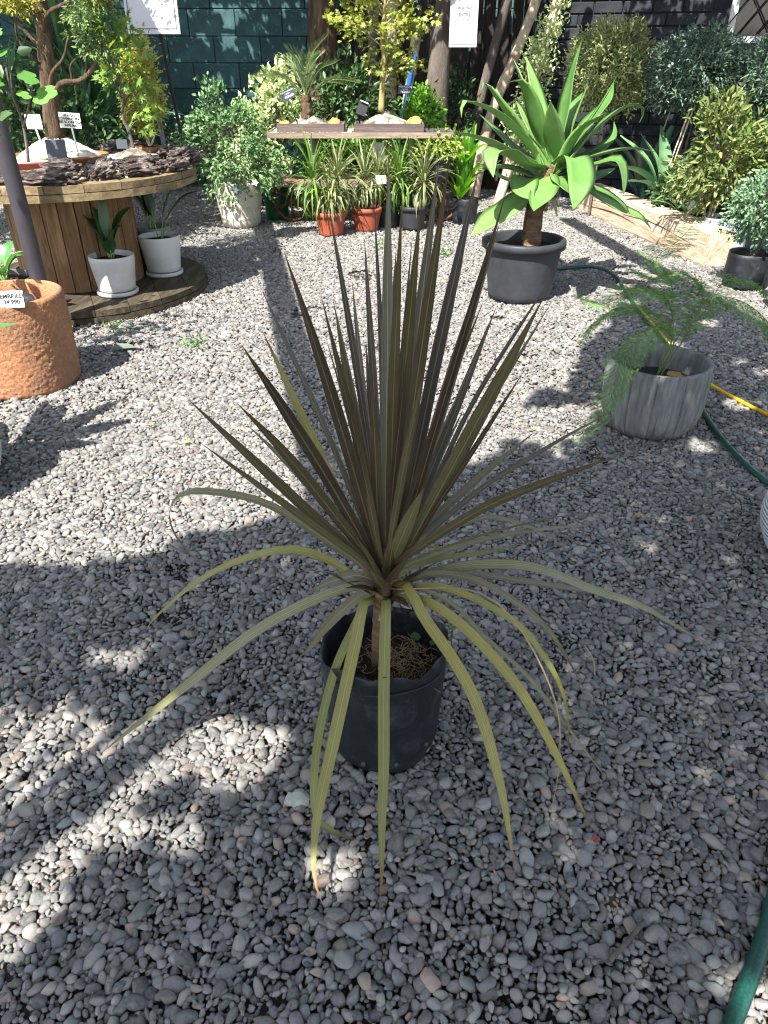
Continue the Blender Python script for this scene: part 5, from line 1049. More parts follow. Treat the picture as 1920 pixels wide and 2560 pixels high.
# easel sign
t = thing('board_sign', 'white notice board on a slim grey post at the back of the spool', 'sign', (-1.75, 6.30, .85))
M_BOARD = plain('white_board', srgb(192, 192, 200), .55, var=.03); M_POST = plain('lilac_post', srgb(108, 104, 116), .5, var=.1); M_LINE = plain('border_line', srgb(70, 66, 84), .6)
bd_ = MB().box((-1.68, 6.30, 2.0), (.38, .02, .70), rx=math.radians(-3)).build('board', M_BOARD, t, smooth=False)
for dx in (-.168, .168): MB().box((-1.68 + dx, 6.288, 2.0), (.004, .002, .64), rx=math.radians(-3)).build('border', M_LINE, bd_, smooth=False)
MB().box((-1.68, 6.2715, 1.683), (.336, .002, .004), rx=math.radians(-3)).build('border', M_LINE, bd_, smooth=False)
text_part(bd_, 'NOSOTROS', .055, (-1.68, 6.284, 1.925), (math.radians(87), 0, 0), M_LINE)
MB().box((-1.765, 6.325, 1.27), (.03, .025, .84), ry=-.06).build('post', M_POST, t, smooth=False); MB().box((-1.63, 6.34, 1.35), (.022, .02, .70), ry=-.08).build('back_leg', M_IRON, t, smooth=False); MB().box((-1.70, 6.32, .86), (.24, .12, .018)).build('foot', M_POST, t, smooth=False)

# ------------------------------------------------------------------ jasmine in the big white pot
t = thing('jasmine_in_white_pot', 'loose jasmine bush in a large cream embossed ceramic pot', 'plant', (-1.505, 8.0, 0))
k = NT('embossed_cream'); v_ = k.coord('Object', (1, 1, 1)); wv = k.n('TexWave'); wv.inputs['Scale'].default_value = 14; wv.inputs['Distortion'].default_value = 0; wv.bands_direction = 'DIAGONAL'; k.l(v_, wv.inputs[0])
f_ = k.noise(v_, 4, 5); k.l(k.ramp(f_, [(.3, srgb(178, 170, 152)), (.7, srgb(208, 203, 188))]), k.p.inputs['Base Color']); k.p.inputs['Roughness'].default_value = .55; k.bump(wv.outputs['Fac'], .35, .01); M_CREAM = k.m
MB().lathe([(.001, 0), (.165, 0), (.188, .02), (.205, .06), (.2065, .10), (.209, .104), (.207, .11), (.226, .22), (.228, .226), (.226, .232), (.238, .34), (.240, .41), (.243, .43), (.240, .44), (.226, .44), (.222, .43), (.215, .36), (.001, .36)], 56, (-1.505, 8.0, 0)).build('pot', M_CREAM, t)
M_JAS = leafmat('jasmine_leaf', srgb(66, 104, 62), srgb(128, 158, 104), trans=.25, bump=0)
bush('', '', '', (-1.505, 8.0, .36), [(-1.6, 7.95, .75), (-1.5, 8.0, .85), (-1.35, 7.95, .7), (-1.75, 7.95, .65), (-1.2, 7.9, .55)], [((-1.50, 7.95, .78), (.34, .26, .36), .55), ((-1.85, 7.9, .80), (.28, .2, .25), .25), ((-1.2, 7.85, .55), (.22, .18, .2), .14), ((-1.55, 7.72, .42), (.2, .05, .14), .06), ((-1.65, 7.95, 1.15), (.12, .1, .18), .06)], 24, .046, M_JAS, root=t, ntips=150, spread=.045)
M_WFLOW = plain('white_flower', srgb(232, 234, 236), .6)
for (x, z) in ((-1.27, .47), (-1.47, .40)):
    mb = MB(); a = np.arange(5) * 1.2566; mb.leaves(np.tile([[x, 7.66, z]], (5, 1)), np.stack([np.cos(a), np.full(5, -.2), np.sin(a)], 1), np.tile([[0, -1.0, .1]], (5, 1)), .035, .6); mb.build('flower', M_WFLOW, t)
t = thing('green_plastic_pot', 'empty bright green plastic pot between the white pot and cart wheel', 'pot', (-1.14, 8.28, 0)); pot(t, (-1.17, 8.36, 0), .14, .12, .34, plain('green_plastic', srgb(16, 78, 44), .4, .4), .008, soil=M_EARTH)

# ------------------------------------------------------------------ rear bonsai table on a wheeled cart
M_TBL = wood('table_board', [srgb(72, 62, 54), srgb(116, 102, 90), srgb(152, 138, 122)], 0, 2.2); M_LEG = wood('table_leg', [srgb(92, 86, 84), srgb(128, 122, 118)], 2, 2.0)
t = thing('bonsai_table', 'long narrow wooden table with two bonsai trays over a cart shelf', 'table', (-.24, 8.3, 0))
MB().box((-.24, 8.32, .848), (1.84, .62, .03)).build('table_top', M_TBL, t, smooth=False); MB().box((-.24, 8.0, .853), (1.85, .022, .05)).build('edge_board', M_TBL, t, smooth=False); MB().box((-1.165, 8.33, .855), (.02, .62, .05)).build('edge_board', M_TBL, t, smooth=False); MB().box((.685, 8.33, .855), (.02, .62, .05)).build('edge_board', M_TBL, t, smooth=False)
for x in (-.72, .28):
    for y in (8.12, 8.52): MB().box((x, y, .63), (.05, .05, .41), ry=R.uniform(-.02, .02)).build('leg', M_LEG, t, smooth=False)
for j in range(3): MB().box((-.3 + R.uniform(-.02, .02), 8.10 + j * .215, .398), (1.78, .20, .04)).build('shelf_board', M_TBL, t, smooth=False)
M_RUST = stone_like('rusty_iron', [srgb(62, 40, 32), srgb(98, 66, 52), srgb(126, 92, 76)], 14, .9, .7, 50)
def wheel(cx, cy, rad, ang, label):
    w_ = thing('cart_wheel', label, 'wheel', (cx, cy, 0), 'cart wheels'); a = np.linspace(0, 2 * math.pi, 41); c_, s_ = math.cos(ang), math.sin(ang)
    pt = lambda r, q, off=0: (cx + r * math.cos(q) * c_ - off * s_, cy + r * math.cos(q) * s_ + off * c_, rad + .004 + r * math.sin(q))
    MB().tube([pt(rad - .02, q) for q in a], .02, 8, caps=False).build('rim', M_RUST, w_); MB().tube([pt(0, 0, -.06), pt(0, 0, .06)], .045, 12).build('hub', M_RUST, w_)
    for i in range(6):
        q = i * math.pi / 3 + .3; MB().tube([pt(.03, q), pt(rad * .5, q + .15), pt(rad - .02, q + .2)], [.016, .014], 7).build('spoke', M_RUST, w_)
wheel(-.98, 8.22, .215, .12, 'rusty spoked cart wheel beside the green plastic pot'); wheel(.60, 8.22, .215, -.1, 'rusty spoked cart wheel behind the black potted dracaena')
def pebble_sheet(x0, x1, y0, y1, z, cols, label, n):
    rng = np.random.default_rng(int(n)); mb = MB(); o8 = np.array([[1, 0, 0], [-1, 0, 0], [0, 1, 0], [0, -1, 0], [0, 0, .7], [0, 0, -.7]], float); tr = [(0, 2, 4), (2, 1, 4), (1, 3, 4), (3, 0, 4), (2, 0, 5), (1, 2, 5), (3, 1, 5), (0, 3, 5)]
    for i in range(n):
        c = np.array([rng.uniform(x0, x1), rng.uniform(y0, y1), z]); q = np.array(Euler(tuple(rng.uniform(0, 6, 3))).to_matrix()); mb.add((o8 * rng.uniform(.008, .015) * rng.uniform(.7, 1.3, 3)) @ q.T + c, None, tr, v=rng.random())
    o = mb.build('table_gravel', leafmat(label[:12], cols[0], cols[1], trans=0, bump=0, rough=.8)); tag(o, label, 'gravel', kind='stuff')
pebble_sheet(-1.14, -.32, 8.03, 8.60, .868, (srgb(150, 146, 124), srgb(206, 202, 178)), 'cream pebbles spread on the left half of the bonsai table', 1700)
pebble_sheet(-.32, .66, 8.03, 8.60, .868, (srgb(34, 34, 36), srgb(78, 78, 80)), 'black pebbles spread on the right half of the bonsai table', 1901)
M_TRAYW = wood('dark_tray_wood', [srgb(58, 48, 46), srgb(92, 80, 76), srgb(120, 108, 102)], 0, 2.0)
M_ROCK = stone_like('orange_rock', [srgb(150, 90, 44), srgb(206, 140, 78), srgb(226, 176, 118)], 8, .9, .8, 30)
def wood_tray(root, x0, x1, y0, y1, z, h=.075):
    for (c, s_) in (((x0 + x1) / 2, y0), ((x0 + x1) / 2, y1)): MB().box((c, s_, z + h / 2), (x1 - x0, .02, h)).build('tray_board', M_TRAYW, root, smooth=False)
    for x in (x0 + .01, x1 - .01): MB().box((x, (y0 + y1) / 2, z + h / 2), (.02, y1 - y0 - .022, h - .003)).build('tray_board', M_TRAYW, root, smooth=False)
    MB().box(((x0 + x1) / 2, (y0 + y1) / 2, z + h * .3), (x1 - x0 - .045, y1 - y0 - .025, h * .5)).build('tray_soil', M_EARTH, root, smooth=False)
t = thing('palm_bonsai', 'small feather palm on a grey mound in a dark wooden tray', 'bonsai', (-.73, 8.22, .875)); wood_tray(t, -1.07, -.40, 8.06, 8.42, .876)
mound(t, (-.72, 8.24, .915), .26, .15, .10, 0, M_SANDG, (-.06, .02))
MB().tube(cr([(-.785, 8.26, .98), (-.785, 8.26, 1.08), (-.78, 8.26, 1.19)], 14), [.055, .062, .05], 12, rough=.12).build('trunk', M_BARKB, t)
M_PALM = leafmat('palm_leaf', srgb(86, 108, 66), srgb(128, 144, 92), trans=.2, rough=.4)
for i in range(15):
    a = i * 2.4; el = R.uniform(.35, 1.4); L = R.uniform(.42, .62); d_ = np.array([math.cos(a), math.sin(a), 0]); b0 = np.array([-.78, 8.26, 1.17])
    p1 = b0 + (d_ * math.cos(el) + np.array([0, 0, math.sin(el)])) * L * .55; p2 = p1 + (d_ * math.cos(el - .6) + np.array([0, 0, math.sin(el - .6)])) * L * .45; P = cr([b0, p1, p2], 26); T = np.gradient(P, axis=0); T /= np.linalg.norm(T, axis=1)[:, None]
    mb = MB(); mb.tube(P, [.006, .002], 5, caps=False); pos, dd, nn = [], [], []
    for j in range(5, 26):
        sd = np.cross(T[j], [0, 0, 1.0]); sd /= np.linalg.norm(sd) + 1e-9
        for sg in (-1, 1): pos.append(P[j]); dd.append(sd * sg * .8 + T[j] * .9 + np.array([0, 0, .35])); nn.append(np.cross(sd * sg, T[j]) * sg)
    mb.leaves(np.array(pos), np.array(dd), np.array(nn), .17 * NR.uniform(.8, 1.1, len(pos)) * np.repeat(np.sin(np.linspace(.5, 2.8, 21)), 2), .045, fold=.3, bend=.03); mb.build('frond', M_PALM, t)
for nm, lb, x, y, s_ in (('orange_rock', 'small orange rock in the palm tray corner behind the tilted tag', -1.0, 8.13, .038), ('orange_rock', 'upright orange rock at the right end of the palm tray', -.50, 8.16, .05), ('orange_rock', 'largest orange rock at the right end of the yellow maple tray', .31, 8.16, .062)):
    o = rough_rock(nm, M_ROCK, (s_ * 1.15, s_ * .8, s_), None, (x, y, .925 + s_ * .35), seed=int(s_ * 1000), sub=3, amp=.45); tag(o, lb, 'rock')
t = thing('acer_bonsai', 'yellow green maple bonsai with a slim trunk in a dark wooden tray', 'bonsai', (.05, 8.22, .875)); wood_tray(t, -.30, .40, 8.06, 8.42, .876); mound(t, (.03, 8.24, .915), .30, .15, .125, 0, M_SANDG, (-.03, .02))
mb = MB(); tr = [(-.03, 8.25, 1.04), (-.02, 8.25, 1.2), (-.015, 8.25, 1.36), (.0, 8.25, 1.5), (-.02, 8.25, 1.66), (.0, 8.25, 1.85), (.02, 8.25, 2.1)]; branch(mb, tr, [.034, .026, .022, .016, .008], 10, 22); tips = []
for i in range(34):
    z = R.uniform(1.36, 2.2); a = R.uniform(0, 6.28); rr = R.uniform(.12, .42) * (1.1 if z > 1.5 else .8); e = np.array([math.cos(a) * rr, 8.25 + math.sin(a) * rr * .7, z + R.uniform(-.02, .12)]); b0 = np.array([-.01, 8.25, max(1.36, z - .12)]); branch(mb, [b0, (b0 + e) / 2 + np.array([0, 0, .03]), e], [.008, .002], 5, 7)
    for j in range(3): tips.append(e + NR.normal(0, .05, 3)); tips.append((e * .65 + b0 * .35) + NR.normal(0, .05, 3))
mb.build('trunk', stone_like('green_bark', [srgb(112, 106, 66), srgb(156, 146, 96)], 20, .8, .4, 40), t); tips = np.array(tips); P = np.repeat(tips, 9, 0) + NR.normal(0, .03, (len(tips) * 9, 3)); d_ = (P - np.array([0, 8.25, 1.7])) * np.array([1, 1, .3]) + NR.normal(0, .12, P.shape)
mb = MB(); mb.lobed(P, d_, np.array([-.2, -.5, .8]) + NR.normal(0, .4, P.shape), NR.uniform(.04, .07, len(P)), STAR); mb.build('foliage', M_ACER, t)
stake_tag('plant_tag', 'tilted dark tag with white price writing in the palm tray', (-.955, 8.16, 1.20), .15, .085, (-.87, 8.16, .94), M_TAGD, roll=-.38, texts=(('PHOENIX ROEBELENII', .014, 0, .026), ('17 AÑOS', .014, 0, .006), ('$520.000', .026, .012, -.02)), tmat=M_CHALK, stake_mat=M_IRON)
stake_tag('plant_tag', 'grey tag with white price writing by the blue pole', (.215, 8.33, 1.235), .15, .075, (.215, 8.33, .94), M_TAGD, roll=.05, texts=(('ACER PALMATUM', .016, 0, .024), ('15 AÑOS', .013, 0, .003), ('$420.000', .026, 0, -.02)), tmat=M_CHALK, stake_mat=M_IRON)
t = thing('spot_lamp', 'small black spot lamp at the left of the yellow maple tray', 'lamp', (-.24, 8.30, .95)); MB().tube([(-.25, 8.30, .93), (-.255, 8.30, 1.02)], .008, 8).build('bracket', M_IRON, t); MB().box((-.225, 8.28, 1.06), (.10, .08, .115), ry=.35, rx=-.3).build('housing', M_IRON, t, smooth=False); MB().box((-.20, 8.27, 1.122), (.085, .075, .008), ry=.35, rx=-.3).build('lens', M_TAGW, t, smooth=False)

# dracaenas and other pots in front of the table
M_DRAC = leafmat('dracaena_leaf', srgb(78, 94, 52), srgb(118, 128, 78), trans=.2, rough=.45, margin=(srgb(160, 164, 116), .6)); M_DRACG = leafmat('dracaena_green_leaf', srgb(70, 108, 42), srgb(108, 142, 58), trans=.3, rough=.45)
def dracaena(c, label, potspec, heads, extra=0):
    t = thing('dracaena_plant', label, 'plant', (c[0], c[1], 0), 'dracaenas in front of the bonsai table'); mat, rt, rb, h, lip = potspec
    pot(t, (c[0], c[1], 0), rt, rb, h, mat, .008, lip=lip, liph=.045, soil=M_EARTH, n=36)
    for (dx, dy, z, n, L, m_) in heads: MB().tube(cr([(c[0] + dx * .3, c[1] + dy * .3, h * .8), (c[0] + dx * .7, c[1] + dy, (z + h) / 2), (c[0] + dx, c[1] + dy, z)], 8), [.013, .011], 7).build('cane', M_PALETWIG, t); rosette(t, (c[0] + dx, c[1] + dy, z), int(n * 1.7), L, .017, m_, lo=-1.2, hi=1.45, droop=1.2, seed=int(z * 100), jz=.12)
TP = (M_TERRA, .15, .115, .23, .010); BP = (M_POTBLK, .14, .11, .23, .010)
dracaena((-.53, 7.52), 'bushy variegated dracaena in a terracotta plastic pot by the cart wheel', TP, [(-.16, 0, .44, 48, .42, M_DRACG), (.08, .05, .42, 60, .38, M_DRAC), (.0, -.05, .32, 34, .34, M_DRAC)])
dracaena((-.18, 7.75), 'variegated dracaena in a terracotta plastic pot under the table middle', TP, [(-.02, 0, .40, 42, .36, M_DRAC), (.12, .05, .44, 30, .32, M_DRAC)])
dracaena((.30, 7.85), 'variegated dracaena in a black pot under the right table leg', BP, [(-.14, 0, .42, 40, .36, M_DRACG), (.10, 0, .40, 52, .38, M_DRAC)])
M_TAGP = stone_like('tag_card', [srgb(200, 204, 200), srgb(228, 230, 226)], 10, .6, 0)
dracaena((.04, 7.98), 'dull variegated dracaena behind the white card under the table', BP, [(.0, 0, .38, 34, .34, M_DRAC), (.1, .06, .44, 26, .34, M_DRACG)])
o = MB().box((-.03, 7.62, .50), (.10, .004, .075), rx=-.3, rz=.1).build('plant_tag', M_TAGP, smooth=False); tag(o, 'blank white card hung in the middle dracaena', 'sign')
o = MB().box((-.06, 8.34, .66), (.13, .004, .20), rx=-.1).build('plant_tag', M_TAGP, smooth=False); tag(o, 'pale paper card standing under the bonsai table', 'sign')
def grow_bag(name, label, c, r, h, mat, group=None):
    t = thing(name, label, 'plant', (c[0], c[1], 0), group); pot(t, (c[0], c[1], 0), r, r * .92, h, mat, .006, soil=M_EARTH, soilz=.88, wob=.04, wobf=4); return t
M_FRESH = leafmat('fresh_leaf', srgb(84, 142, 40), srgb(136, 184, 72), trans=.4)
t = grow_bag('leafy_bag_plant', 'fresh green upright leafy plant in a grey black bag beside the cart', (.86, 8.12), .135, .26, M_BAG); 
for i in range(5): rosette(t, (.86 + R.uniform(-.07, .07), 8.12 + R.uniform(-.05, .05), .24 + .1 * i), 12, .30, .045, M_FRESH, lo=.5, hi=1.5, droop=.3, seed=i)
t = thing('shelf_potted_plant', 'low yellow green shrub in a grey pot on the cart shelf end', 'plant', (.54, 8.12, .42)); pot(t, (.54, 8.10, .42), .16, .125, .24, M_POTBLK, .008, lip=.012, liph=.05, soil=M_EARTH, n=36); bush('', '', '', (.54, 8.1, .60), [(.54, 8.1, .68)], [((.56, 8.08, .73), (.22, .16, .10), 1)], 20, .045, leafmat('yellowish_leaf', srgb(120, 148, 60), srgb(170, 180, 96), trans=.35), root=t, ntips=50)

# ------------------------------------------------------------------ shrubs behind the table, trunks and poles by the fence
M_VAR = leafmat('variegated_leaf', srgb(140, 172, 104), srgb(214, 218, 170), trans=.3, bump=0); M_MIDG = leafmat('mid_green_leaf', srgb(70, 118, 46), srgb(128, 166, 74), trans=.3, bump=0)
bush('variegated_shrub', 'pale variegated shrub crowding the left end of the bonsai table', 'shrub', (-1.25, 9.0, 0), [(-1.3, 9.0, .5), (-1.15, 9.0, .7)], [((-1.2, 8.95, .92), (.38, .28, .45), .7), ((-1.5, 8.9, .55), (.35, .25, .3), .3)], 26, .075, M_VAR, ntips=110, spread=.05)
bush('dark_shrub', 'dark green glossy shrub behind the palm and maple bonsai', 'shrub', (-.45, 9.6, 0), [(-.5, 9.6, .5), (-.3, 9.6, .7)], [((-.45, 9.5, .95), (.5, .3, .55), 1)], 26, .07, M_DKLEAF, ntips=120)
bush('green_shrub', 'mid green shrub under the bonsai table behind the shelf', 'shrub', (-.2, 9.2, 0), [(-.3, 9.2, .3), (.1, 9.2, .3)], [((-.2, 9.1, .45), (.85, .2, .35), 1)], 24, .065, M_MIDG, ntips=130)
bush('green_shrub', 'bright green shrub beside the blue pole behind the table', 'shrub', (.42, 9.25, 0), [(.42, 9.25, .6), (.5, 9.2, .8)], [((.44, 9.15, .9), (.2, .16, .32), 1)], 24, .065, M_FRESH, ntips=50)
bush('ivy_clump', 'dull ivy climbing the fence foot right of the grey trunk', 'ivy', (.85, 9.7, 0), [(.85, 9.7, .6), (.9, 9.7, 1.0)], [((.85, 9.65, .85), (.22, .12, .6), 1)], 16, .06, M_DKLEAF, ntips=60)
def trunk(name, label, p, r, mat, cat='tree', twigs=0):
    t = thing(name, label, cat, tuple(p[0])); mb = MB(); mb.tube(cr(p, 24), r, 14, rough=.05); mb.build('trunk', mat, t); return t
trunk('grey_tree', 'thick grey tree trunk standing beside the hanging white notice', [(.56, 9.35, -.05), (.60, 9.35, .8), (.61, 9.35, 1.4), (.66, 9.35, 2.0), (.74, 9.35, 3.2)], [.15, .125, .11, .10], M_BARKG)
trunk('brown_tree', 'broad reddish brown tree trunk against the teal wall', [(-.72, 10.3, -.05), (-.74, 10.3, 1.4), (-.72, 10.3, 2.2), (-.70, 10.3, 3.4)], [.2, .17, .16], M_BARKB)
trunk('pale_tree', 'slender pale pinkish trunk leaning beside the ivy column', [(1.1, 9.6, -.05), (1.25, 9.6, .9), (1.48, 9.6, 1.5), (1.67, 9.6, 2.04), (1.9, 9.6, 3.0)], [.07, .055, .05], M_PALETWIG)
trunk('dark_tree', 'dark leaning trunk between the grey trunk and pale trunk', [(1.0, 9.9, -.05), (1.15, 9.9, 1.0), (1.4, 9.9, 2.1), (1.6, 9.9, 3.0)], [.06, .05], M_BARKG)
t = trunk('ivy_column', 'leaning post wrapped in pale ivy behind the agave', [(1.35, 9.2, -.05), (1.5, 9.2, .6), (1.66, 9.2, 1.3), (1.80, 9.2, 1.9), (2.0, 9.2, 2.8)], [.06, .05], M_PALETWIG, 'ivy'); bush('', '', '', (1.5, 9.2, .3), [(1.5, 9.2, .6), (1.62, 9.2, 1.1), (1.78, 9.2, 1.8)], [((1.60, 9.15, .8), (.24, .16, .4), .55), ((1.66, 9.12, 1.35), (.15, .12, .35), .3), ((1.80, 9.12, 1.85), (.10, .1, .3), .15)], 28, .045, M_VAR, root=t, ntips=110)
trunk('pruned_branch', 'cut pale branch with a yellow end leaning on the fence', [(.20, 9.5, .7), (.27, 9.5, 1.15), (.33, 9.5, 1.5), (.37, 9.5, 1.86)], [.035, .05, .06], M_PALETWIG, 'branch')
trunk('pale_tree', 'pale straight sapling trunk behind the yellow maple crown', [(.05, 10.1, -.05), (.06, 10.1, 1.0), (.08, 10.1, 2.2), (.1, 10.1, 3.0)], [.09, .08], M_PALETWIG)
trunk('dark_tree', 'dark narrow trunk behind the maple bonsai trunk', [(-.18, 10.0, -.05), (-.14, 10.0, 1.0), (-.12, 10.0, 2.4), (-.1, 10., 3.)], [.06, .05], M_BARKG)
o = MB().tube([(.10, 9.3, .0), (.14, 9.3, .53), (.31, 9.3, 1.41), (.34, 9.3, 1.55)], .028, 12).build('blue_pole', plain('blue_paint', srgb(30, 84, 170), .45, .4, var=.2)); tag(o, 'bright blue pole leaning behind the bonsai table', 'pole')
t = thing('hanging_notice', 'white printed notice hanging in front of the grey trunk', 'sign', (.83, 9.0, 1.58)); bd_ = MB().box((.83, 9.0, 1.91), (.29, .012, .62), rx=math.radians(-2)).build('board', M_BOARD, t, smooth=False)
for dx in (-.13, .13): MB().box((.83 + dx, 8.992, 1.91), (.003, .002, .57), rx=math.radians(-2)).build('border', M_LINE, bd_, smooth=False)
MB().box((.83, 8.983, 1.625), (.26, .002, .003), rx=math.radians(-2)).build('border', M_LINE, bd_, smooth=False)
M_GTXT = plain('grey_print', srgb(110, 112, 124), .7)
for s_, z in (('POETAS', 1.945), ('ENTRE', 1.885), ('NOSOTROS', 1.83)): text_part(bd_, s_, .042, (.83, 8.9915 - (1.91 - z) * .035 * -1 - .004, z), (math.radians(88), 0, 0), M_GTXT)
MB().tube([(.83, 9.0, 2.2), (.83, 9.0, 2.9)], .003, 5).build('cord', M_IRON, t)

# ------------------------------------------------------------------ right side: timber, clipped shrubs, bags
k = NT('old_timber'); v_ = k.coord('Object', (6, .7, 6)); f_ = k.noise(v_, 3, 8, .7, 1.0); g_ = k.noise(k.coord('Object'), 2.5, 5)
k.l(k.mix(k.math('MULTIPLY', k.math('SUBTRACT', g_, .5, True), 1.3, True), k.ramp(f_, [(.28, srgb(118, 92, 70)), (.48, srgb(182, 160, 136)), (.72, srgb(212, 198, 176))]), srgb(164, 116, 80)), k.p.inputs['Base Color']); k.p.inputs['Roughness'].default_value = .9; k.bump(f_, .8, .015); M_TIMBER = k.m
TA, TBv = Vector((2.40, 9.0, 0)), Vector((2.84, 6.28, 0)); td = TBv - TA
o = link('squared_timber', None) if False else None
n_ = 26; vv = []; q = []
from mathutils import noise as mnz
ring = [(-.125, .0), (-.13, .02), (-.132, .14), (-.128, .262), (-.112, .278), (0, .282), (.112, .28), (.128, .262), (.13, .02), (.125, .0)]
for i in range(n_):
    f = i / (n_ - 1); y = (f - .5) * td.length
    for j, (x, z) in enumerate(ring): e = .008 * mnz.noise(Vector((x * 6, y * 3, z * 6 + 4))) + (.012 * mnz.noise(Vector((y * 9, j, 1))) if j in (4, 6) else 0); vv.append((x + e, y + (R.uniform(-.008, .008) if i in (0, n_ - 1) else 0), max(0, z + e * .6)))
m_ = len(ring)
for i in range(n_ - 1):
    for j in range(m_): q.append((i * m_ + j, i * m_ + (j + 1) % m_, (i + 1) * m_ + (j + 1) % m_, (i + 1) * m_ + j))
tri = [(0, j + 1, j) for j in range(1, m_ - 1)] + [((n_ - 1) * m_, (n_ - 1) * m_ + j, (n_ - 1) * m_ + j + 1) for j in range(1, m_ - 1)]
o = MB().add(vv, q, tri).build('squared_timber', M_TIMBER, smooth=False); o.location = (TA + TBv) / 2; o.rotation_euler = (0, 0, math.atan2(-td.x, td.y) + math.pi); tag(o, 'long squared old timber beam lying on the gravel edge', 'timber')
cr_o = MB()
for (x0, z0, y0, y1) in ((-.133, .16, -1.2, .2), (-.133, .19, -.4, 1.0), (-.134, .11, -.1, 1.3), (-.133, .225, .1, 1.3), (.133, .18, -1.1, .9), (.134, .11, -1.3, .25), (.133, .215, -1.2, .3), (.133, .07, -.6, 1.2)):
    P = [(x0, y0 + (y1 - y0) * s_, z0 + .02 * math.sin(s_ * 5 + y0)) for s_ in np.linspace(0, 1, 14)]; cr_o.tube(P, [.001, .0035, .001], 5)
c_ = cr_o.build('crack', plain('crack_dark', srgb(40, 30, 24), .95), None); c_.parent = o
M_WESTLIT = leafmat('westringia_sunlit_leaf', srgb(104, 118, 74), srgb(172, 180, 120), trans=.2, rough=.6, bump=0); M_WESTSHADE = leafmat('westringia_shaded_leaf', srgb(60, 82, 68), srgb(112, 136, 112), trans=.15, rough=.6, bump=0)  # one kind of shrub; sun and shade are put into its two leaf colours
def topiary(c, z, s_, label, mat, flowers=0):
    t = bush('clipped_shrub', label, 'shrub', (c[0], c[1], 0), [(c[0], c[1], z - s_[2] * .55), (c[0] - .06, c[1], z - s_[2] * .2), (c[0] + .06, c[1], z)], [((c[0], c[1], z), s_, 1.0)], 30, .048, mat, M_TWIG, asp=.28, ntips=380, spread=.035, stem_r=.012, surf=.45, group='round clipped shrubs by the brick wall')
    if flowers:
        g_ = NR.normal(0, 1, (flowers, 3)); g_ /= np.linalg.norm(g_, axis=1)[:, None]; P = np.array([c[0], c[1], z]) + g_ * np.array(s_) * 1.03; mb = MB(); mb.leaves(P, NR.normal(0, 1, P.shape), g_, .03, .9); mb.build('flowers', M_WFLOW, t)
topiary((2.30, 8.55), 1.42, (.40, .36, .42), 'sunlit yellow green round clipped shrub behind the agave', M_WESTLIT)
topiary((3.05, 8.1), 1.40, (.50, .40, .34), 'shaded grey green clipped shrub with white flowers below the window', M_WESTSHADE, 60)
topiary((3.62, 7.6), 1.32, (.38, .36, .40), 'shaded grey green clipped shrub right of the flowering one', M_WESTSHADE)
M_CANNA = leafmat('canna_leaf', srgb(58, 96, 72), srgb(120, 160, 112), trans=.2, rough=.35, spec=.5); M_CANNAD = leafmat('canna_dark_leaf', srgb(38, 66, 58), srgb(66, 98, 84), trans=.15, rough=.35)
def bprof(u): return max(.03, .25 + .75 * math.sin(min(1.0, u * 1.05) ** 1.1 * math.pi) ** .8) if u > .08 else .2
def broad(name, label, c, leaves, mat, wd, z0=.15, potargs=None, spike=0):
    t = thing(name, label, 'plant', (c[0], c[1], 0))
    if potargs: pot(t, (c[0], c[1], 0), *potargs, .008, lip=.01, liph=.03, soil=M_EARTH, n=32)
    for (a, L, el) in leaves:
        d_ = np.array([math.cos(a), math.sin(a), 0]); b0 = np.array([c[0], c[1], z0]); p1 = b0 + (d_ * math.cos(el) + np.array([0, 0, math.sin(el)])) * L * .5; p2 = p1 + (d_ * math.cos(el - .35) + np.array([0, 0, math.sin(el - .35)])) * L * .5
        mb = MB(); mb.strip([b0, p1, p2], wd, bprof, fold=.3, twist=R.uniform(-.6, .6), v=R.random(), n=14); mb.build('leaf', mat, t)
    for i in range(spike):
        x = c[0] + R.uniform(-.08, .08); MB().tube(cr([(x, c[1], z0), (x + .06, c[1], .7), (x + .14, c[1], 1.1)], 12), [.012, .006, .009], 7, rough=.2).build('flower_stalk', M_PALETWIG, t)
    return t
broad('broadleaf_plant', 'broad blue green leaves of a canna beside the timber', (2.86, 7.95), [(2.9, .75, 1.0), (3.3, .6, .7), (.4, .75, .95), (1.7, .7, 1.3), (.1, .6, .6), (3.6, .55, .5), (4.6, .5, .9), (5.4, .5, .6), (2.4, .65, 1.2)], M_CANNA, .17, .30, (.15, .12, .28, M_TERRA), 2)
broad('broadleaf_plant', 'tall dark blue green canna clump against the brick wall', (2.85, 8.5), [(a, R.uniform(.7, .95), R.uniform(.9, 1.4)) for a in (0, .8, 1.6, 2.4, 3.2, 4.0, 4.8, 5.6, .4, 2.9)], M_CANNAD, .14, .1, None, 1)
t = thing('strap_leaf_plant', 'grey green strap-leaved clump with white tag behind the timber', 'plant', (2.92, 7.3, 0)); rosette(t, (2.92, 7.3, .16), 34, .52, .03, leafmat('agapanthus_leaf', srgb(96, 136, 96), srgb(160, 188, 140), trans=.25), lo=.3, hi=1.45, droop=.5); MB().box((2.86, 7.10, .34), (.085, .004, .085), ry=.75).build('tag_plate', M_TAGW, t, smooth=False); pot(t, (2.92, 7.3, 0), .12, .1, .2, M_POTBLK, .008, soil=M_EARTH, n=32)
bush('dark_shrub', 'low dark leafy mass between the timber and the brick wall', 'shrub', (3.1, 7.6, 0), [(3.0, 7.6, .2), (3.3, 7.6, .25)], [((3.15, 7.55, .3), (.45, .35, .28), 1)], 22, .07, M_DKLEAF, ntips=110)
